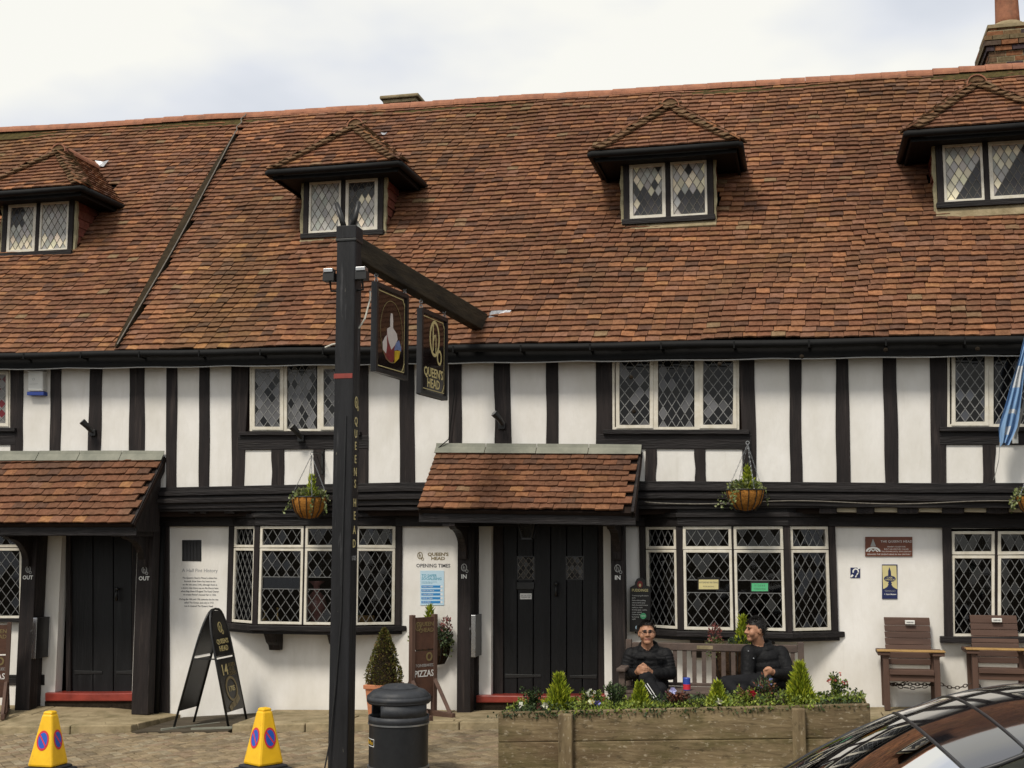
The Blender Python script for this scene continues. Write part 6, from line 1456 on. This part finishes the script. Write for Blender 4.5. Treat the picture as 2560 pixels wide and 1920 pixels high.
# puddings menu board
mb = MB(); q = [(1574, 1579), (1625, 1579), (1627, 1468), (1613, 1463), (1612, 1452), (1606, 1445), (1599, 1444), (1592, 1447), (1588, 1455), (1587, 1462), (1575, 1468)]
mb.prism([at(x, y, .21) for x, y in q], (0, .025, 0)); p = solo(mb, 'menu_board', 'chalk', tuple(at(1574, 1579, .21)), 'black menu board with rounded head beside the right bay window', 'sign')
mb = MB(); mb.prism(fl(Mw(1600, 1461, .2095), oval(.032, .04, 16)), (0, -.001, 0)); mb.build('motif', 'paint_red', p); mb = MB(); mb.prism(fl(Mw(1600, 1463, .208), oval(.014, .018, 12)), (0, -.001, 0)); mb.build('motif', 'pale_yellow', p)
text("PUDDINGS", .042, Mw(1600, 1476, .2095), 'pale_yellow', p, bold=.001, xs=.9)
for i, s_ in enumerate(["Treacle sponge & custard", "£6.95", "Sticky toffee pudding,", "salted caramel sauce", "Dark chocolate brownie,", "vanilla ice cream", "Bramley apple crumble,", "proper custard", "Cheese & biscuits,", "fig chutney", "£8.95"]): text(s_, .019, frame(at(1580, 1489+i*5.9, .2095), (1, 0, 0), (0, 0, 1)), 'white_paint', p, align='LEFT', xs=.95)
mb = MB(); mb.prism(fl(Mw(1608, 1540, .2085), oval(.034, .034, 20)), (0, -.001, 0)); mb.build('roundel', 'green_card', p); text("NEW", .022, Mw(1608, 1540, .2068), 'white_paint', p); text("f", .05, Mw(1590, 1569, .2085), 'poster_blue', p, bold=.002)
# stickers inside the bay glass
for x0, x1, y0, y1, m_, lab, tx in ((1747, 1796, 1449, 1473, 'pale_yellow', 'yellow hygiene rating sticker in the left middle bay light', 'HYGIENE RATING'), (1879, 1920, 1458, 1478, 'green_card', 'green hygiene rating sticker in the right middle bay light', '0 1 2 3 4 5')):
    p = plate('rating_sticker', x0-3, x1+3, y0-6, y1+2, .006, .003, 'chalk', lab, 'sticker', 0); mb = MB(); mb.prism([at(x0, y1, .0055), at(x1, y1, .0055), at(x1, y0, .0055), at(x0, y0, .0055)], (0, -.0006, 0)); mb.build('panel', m_, p)
    text(tx, .026, Mw((x0+x1)/2, lerp(y0, y1, .3), .0045), 'ink', p); text("FOOD RATING", .018, Mw((x0+x1)/2, lerp(y0, y1, .72), .0045), 'ink', p)
# menu cases on the porch posts
for (x, px0, y0, y1, lab) in ((-9.372, 100, 1544, 1646, 'silver framed menu case on the left door porch post'), (-3.734, 1187, 1537, 1642, 'silver framed menu case on the right door porch post')):
    za, zb = at(px0, y1, .05).z, at(px0, y0, .05).z; o = thing('menu_case', (x+.03, .15, za), lab, 'menu case', 'menu cases by the doors')
    MB().box((x+.004, .0, za), (x+.055, .27, zb)).build('case', 'gloss_black', o, bevel=.004); MB().box((x+.006, -.012, za), (x+.062, .0, zb)).build('frame', 'chrome', o, bevel=.004); MB().box((x+.0551, .26, za), (x+.062, .275, zb)).build('frame', 'chrome', o); MB().tube([(x-.0, -.02, lerp(za, zb, .35)), (x-.0, -.035, lerp(za, zb, .4)), (x-.0, -.035, lerp(za, zb, .65)), (x, -.02, lerp(za, zb, .7))], .005, 6).build('handle', 'metal_black', o)
# burglar alarm
o = thing('alarm_box', tuple(at(88, 987, -.03)), 'white burglar alarm box with blue base on the upper wall', 'alarm box')
q = lambda a, b, c, d, Y: [at(a, d, Y), at(b, d, Y), at(b, c, Y), at(a, c, Y)]
MB().prism(q(69, 107, 926, 978, -.10), (0, .1, 0)).build('case', 'white_plastic', o, bevel=.015); MB().prism(q(67, 109, 979, 988, -.09), (0, .09, 0)).build('base', 'blue_plastic', o, bevel=.006); mb = MB(); ring(mb, Mw(84, 948, -.101), .014, .014, .003); strip(mb, Mw(84, 960, -.101), [(-.06, 0), (.06, 0)], .003); mb.build('mark', 'grey_paint', o)
# small spotlights on the studs
for px, py, lab in ((231, 1078, 'small black spotlight on a stud above the left porch'), (1254, 1060, 'small black spotlight on a stud above the double door porch'), (752, 1092, 'small black spotlight below the upper window, left of sign post')):
    c = at(px, py, -.05); o = thing('spotlight', (c.x, -.03, c.z), lab, 'spotlight', 'small spotlights on the timber frame')
    MB().box((c.x-.04, -.06, c.z-.06), (c.x+.04, -.018, c.z+.02)).build('base', 'metal_black', o, bevel=.005); MB().tube([(c.x, -.05, c.z-.02), (c.x+.02, -.12, c.z), (c.x+.01, -.16, c.z+.03)], .01, 6).build('arm', 'metal_black', o); MB().tube([(c.x+.03, -.12, c.z-.01), (c.x-.0, -.17, c.z+.05), (c.x-.05, -.21, c.z+.11)], [.028, .034, .042], 12).build('lamp_head', 'metal_black', o); MB().tube([(c.x-.05, -.21, c.z+.11), (c.x-.053, -.213, c.z+.114)], .036, 12).build('lens', 'steel', o)
# porch lantern
c = at(1319, 1300, -.25); b = at(1319, 1349, -.25); o = thing('porch_lantern', (c.x, -.25, b.z), 'black lantern hanging under the double door porch', 'lantern'); h = c.z-b.z
def fr4(z, s_): return [(c.x+sx*s_, -.25+sy*s_, z) for sx, sy in ((-1, -1), (1, -1), (1, 1), (-1, 1))]
lz0, lz1 = b.z+.02, c.z-.02
mb = MB()
for i in range(4):
    a0, a1 = Vector(fr4(lz0, .055)[i]), Vector(fr4(lz1, .095)[i]); mb.bar(a0, a1, .014, .014)
mb.hexa(fr4(lz0-.02, .058)+fr4(lz0, .058)); mb.hexa(fr4(lz1, .1)+fr4(lz1+.02, .1)); mb.hexa(fr4(lz1+.02, .085)+fr4(lz1+.08, .02)); mb.build('frame', 'metal_black', o)
mb = MB()
for i in range(4): j = (i+1) % 4; mb.add([fr4(lz0, .052)[i], fr4(lz0, .052)[j], fr4(lz1, .09)[j], fr4(lz1, .09)[i]], [(0, 1, 2, 3)])
mb.build('pane', 'pane_glass', o, fix=False); MB().tube([(c.x, -.25, lz1+.08), (c.x, -.25, 2.25)], .006, 6).build('rod', 'metal_black', o)
# flag
bk_ = at(2537, 1090, -.03); o = thing('flag', (bk_.x, -.03, bk_.z), 'furled blue and white flag on a short pole at the right edge', 'flag')
MB().box((bk_.x-.03, -.05, bk_.z-.08), (bk_.x+.03, -.02, bk_.z+.06)).build('bracket', 'white_plastic', o, bevel=.004); tip = Vector((bk_.x+.28, -.75, bk_.z+1.25)); MB().tube([bk_+Vector((0, -.02, -.02)), tip], [.014, .012], 10).build('pole', 'grey_paint', o); MB().ell(tip, .03, 12, 8).build('finial', 'gold', o)
mb = MB(); n2 = 26; m_ = 14; base_t = tip.lerp(bk_, .22); v = []
for i in range(n2+1):
    t = i/n2; top = at(2570, 828, -.42); bot = at(2510, 1108, -.30); p = top.lerp(bot, t); wd = lerp(.03, .125, min(1, t*1.3)) if t < .85 else lerp(.125, .055, (t-.85)/.15)
    for j in range(m_+1):
        u = j/m_-.5; v.append(p+Vector((u*wd*1.35+.01*noise.noise((t*4, u*3, 0)), .045*math.sin(u*17+t*3)*(.4+t), -.05*abs(u)*t+(.03*noise.noise((u*6, 3, 0)) if t == 1 else 0))))
for i in range(n2):
    for j in range(m_):
        t, u = i/n2, j/m_; w_ = 1 if ((.30 < t < .50 and .2 < u < .85) or (.52 < t < .80 and .25 < u < .8 and int(t*52) % 3 == 0) or (.83 < t < .9 and .3 < u < .6)) else 0
        a = i*(m_+1)+j; mb.add([v[a], v[a+1], v[a+m_+2], v[a+m_+1]], [(0, 1, 2, 3)], w_)
mb.build('cloth', ['flag_blue', 'flag_white'], o, smooth=True); MB().tube([at(2500, 1105, -.3), at(2497, 1150, -.27), at(2490, 1180, -.2), at(2484, 1200, -.15)], .004, 5).build('cord', 'grey_paint', o)
MB().tube([at(1612, 1255, -.10)]+[at(1612+i*40, 1256+4*math.sin(i*.5), -.11) for i in range(1, 26)], .006, 5).build('cable', 'lead_old', pub)
# ---- things seen through the left bay
zl = bz[0]; mb = MB(); mb.box((xp(640, 0)+.1, .09, zl-.06), (xp(880, 0)-.1, .44, zl+.004)); solo(mb, 'window_seat', 'room_red', (-5.8, .36, zl-.08), 'deep red window seat inside the left bay window', 'seat')
def inside(name, prof, px, m_, label, cat, k=1, y=.28):
    c = at(px, 1540, y); mb = MB(); mb.lathe([(r_*k, h*k) for r_, h in prof], (c.x, y, zl+.004), 18); return solo(mb, name, m_, (c.x, y, zl+.004), label, cat, smooth=True)
inside('glass_vase', [(.07, 0), (.08, .01), (.05, .05), (.10, .12), (.13, .2), (.10, .29), (.04, .36), (.035, .42), (.09, .47), (.085, .475)], 790, 'pink_glass', 'large pinkish glass vase inside the left bay, beside the sign post', 'vase', 1.05)
inside('brass_candlestick', [(.045, 0), (.045, .015), (.012, .03), (.018, .07), (.01, .1), (.014, .15), (.022, .17), (.015, .18)], 694, 'brass', 'brass candlestick standing inside the left bay window', 'candlestick', 1.0)
inside('brass_bell', [(.05, 0), (.045, .03), (.03, .07), (.012, .09), (.012, .14), (.005, .15)], 662, 'brass', 'small brass bell inside the left corner of the bay window', 'bell', 1.0)
c = at(912, 1545, .3); mb = MB(); mb.box((c.x-.13, .22, zl+.004), (c.x+.09, .40, zl+.10)); solo(mb, 'wooden_box', 'wood_yellow', (c.x, .3, zl+.004), 'small wooden box inside the right end of the left bay', 'box', bevel=.008)
mb = MB(); n2 = 24
vv = [(lerp(-6.80, -6.48, i/n2), .44-.20*i/n2+.02*math.sin(i*1.9), z) for z in (zl+.01, bz[1]+.02) for i in range(n2+1)]
mb.add(vv, [(i, i+1, n2+2+i, n2+1+i) for i in range(n2)]); o = solo(mb, 'curtain', 'curtain', (-6.62, .35, zl), 'grey net curtain behind the narrow left light of the left bay', 'curtain', fix=False); o.modifiers.new('thick', 'SOLIDIFY').thickness = .004
# ---- the car in the lower right corner
eu = Vector((math.cos(R(6)), math.sin(R(6)), 0)); ev = Vector((-math.sin(R(6)), math.cos(R(6)), 0)); org = Vector((-1.29, -9.505, 0)); gz = zr(.5, -9)
car = thing('parked_car', tuple(org+eu*2.1+Vector((0, 0, gz))), 'glossy dark car with glass roof, cut off in the lower right corner', 'car')
def cp(u, v, z): return org+eu*u+ev*v+Vector((0, 0, z))
TOPP = [(1.27, .99), (1.40, 1.075), (1.55, 1.16), (1.70, 1.232), (1.79, 1.262), (1.88, 1.298), (2.0, 1.33), (2.13, 1.352), (2.35, 1.375), (2.6, 1.382), (2.9, 1.372), (3.2, 1.34), (3.5, 1.28), (3.75, 1.18), (4.0, 1.03), (4.12, .95)]
def hwid(u): return plin(u, [(1.27, .74), (1.70, .64), (2.2, .625), (3.2, .625), (4.12, .70)])
def surf(u0, u1, name, m_, lift=0, inset=0):
    us = [u for u, _ in TOPP if u0 < u < u1]; us = [u0]+us+[u1]; mb = MB(); n2 = 16; vv = []
    for u in us:
        h = plin(u, TOPP); w_ = hwid(u)-inset
        vv += [cp(u-(.05 if u < 2.2 else -.05)*(1-(2*j/n2-1)**2)*(1 if u < 1.8 or u > 3.4 else .6), (2*j/n2-1)*w_, h+lift-.01+.06*(1-(2*j/n2-1)**2)) for j in range(n2+1)]
    k = n2+1; mb.add(vv, [(i*k+j, i*k+j+1, (i+1)*k+j+1, (i+1)*k+j) for i in range(len(us)-1) for j in range(n2)]); o = mb.build(name, m_, car, fix=False, smooth=True); o.modifiers.new('sub', 'SUBSURF').render_levels = 2; return o
surf(1.27, 1.70, 'windscreen', 'car_glass'); surf(1.70, 1.88, 'roof_header', 'car_paint'); surf(1.88, 3.5, 'glass_roof', 'car_paint'); surf(3.5, 4.12, 'rear_window', 'car_glass')
def crossline(u, r_, nm):
    n2 = 16; MB().tube([cp(u-(.05 if u < 2.2 else -.05)*(1-(2*j/n2-1)**2)*(1 if u < 1.8 or u > 3.4 else .6), (2*j/n2-1)*hwid(u), plin(u, TOPP)-.01+.06*(1-(2*j/n2-1)**2)+.001) for j in range(n2+1)], r_, 6).build(nm, 'car_trim', car, smooth=True)
crossline(1.70, .006, 'windscreen_seal'); crossline(1.88, .005, 'roof_seam'); crossline(3.5, .008, 'roof_seam')
for s_ in (-1, 1):
    MB().tube([cp(u, s_*(hwid(u)+.005), h-.012) for u, h in TOPP], .008, 8).build('roof_rail', 'car_trim', car, smooth=True)
    mb = MB(); k = len(TOPP); vv = [cp(u, s_*(hwid(u)+.012), h-.02) for u, h in TOPP]+[cp(lerp(1.1, 4.2, i/(k-1)), s_*.80, .93) for i in range(k)]
    mb.add(vv, [(i, i+1, k+i+1, k+i) for i in range(k-1)]); mb.build('side_window', 'car_glass', car, fix=False)
    for u in (.78, 3.35):
        t = MB(); c = cp(u, s_*.76, gz+.31)
        for nm, m_, prf in (('tyre', 'rubber', [(.20, -.1), (.30, -.1), (.315, -.07), (.315, .07), (.30, .1), (.20, .1)]), ('rim', 'steel', [(.03, -.085), (.19, -.095), (.205, -.1), (.205, .1), (.19, .095), (.03, .085)])):
            b = MB(); b.lathe(prf, (0, 0, 0), 28); MM = Matrix.Translation(c) @ Matrix.Rotation(R(6), 4, 'Z') @ Matrix.Rotation(R(90), 4, 'X'); b.v = [MM @ p_ for p_ in b.v]
            if nm == 'tyre': wheel = b.build('wheel', m_, car, smooth='auto')
            else: b.build('rim', m_, wheel, smooth='auto')
    b = MB(); b.ell(cp(.16, s_*.62, gz+.62), (.10, .14, .07), 16, 10); b.build('headlight', 'car_light', car, smooth=True); b = MB(); b.ell(cp(1.30, s_*.93, gz+.80), (.06, .10, .06), 14, 10); b.build('wing_mirror', 'car_paint', car, smooth=True)
    b = MB(); b.ell(cp(4.16, s_*.62, gz+.68), (.06, .14, .09), 14, 10); b.build('tail_light', 'sign_red', car, smooth=True)
side = [(.06, .16), (.0, .42), (.08, .60), (.5, .74), (1.16, .885), (4.12, .885), (4.22, .6), (4.18, .16)]
mb = MB(); mb.prism([cp(u, -.86, gz+z) for u, z in side], ev*1.72); mb.build('body', 'car_paint', car, bevel=.05)
mb = MB(); mb.prism([cp(u, -.60, gz+z) for u, z in ((1.35, .86), (1.5, .93), (1.8, .9), (1.8, .86))], ev*1.2); mb.build('dashboard', 'rubber', car, bevel=.02)
for v0 in (-.42, .12):
    mb = MB(); mb.prism([cp(u, v0, gz+z) for u, z in ((2.25, .86), (2.33, 1.16), (2.43, 1.16), (2.45, .86))], ev*.30); mb.build('seat', 'rubber', car, bevel=.03)
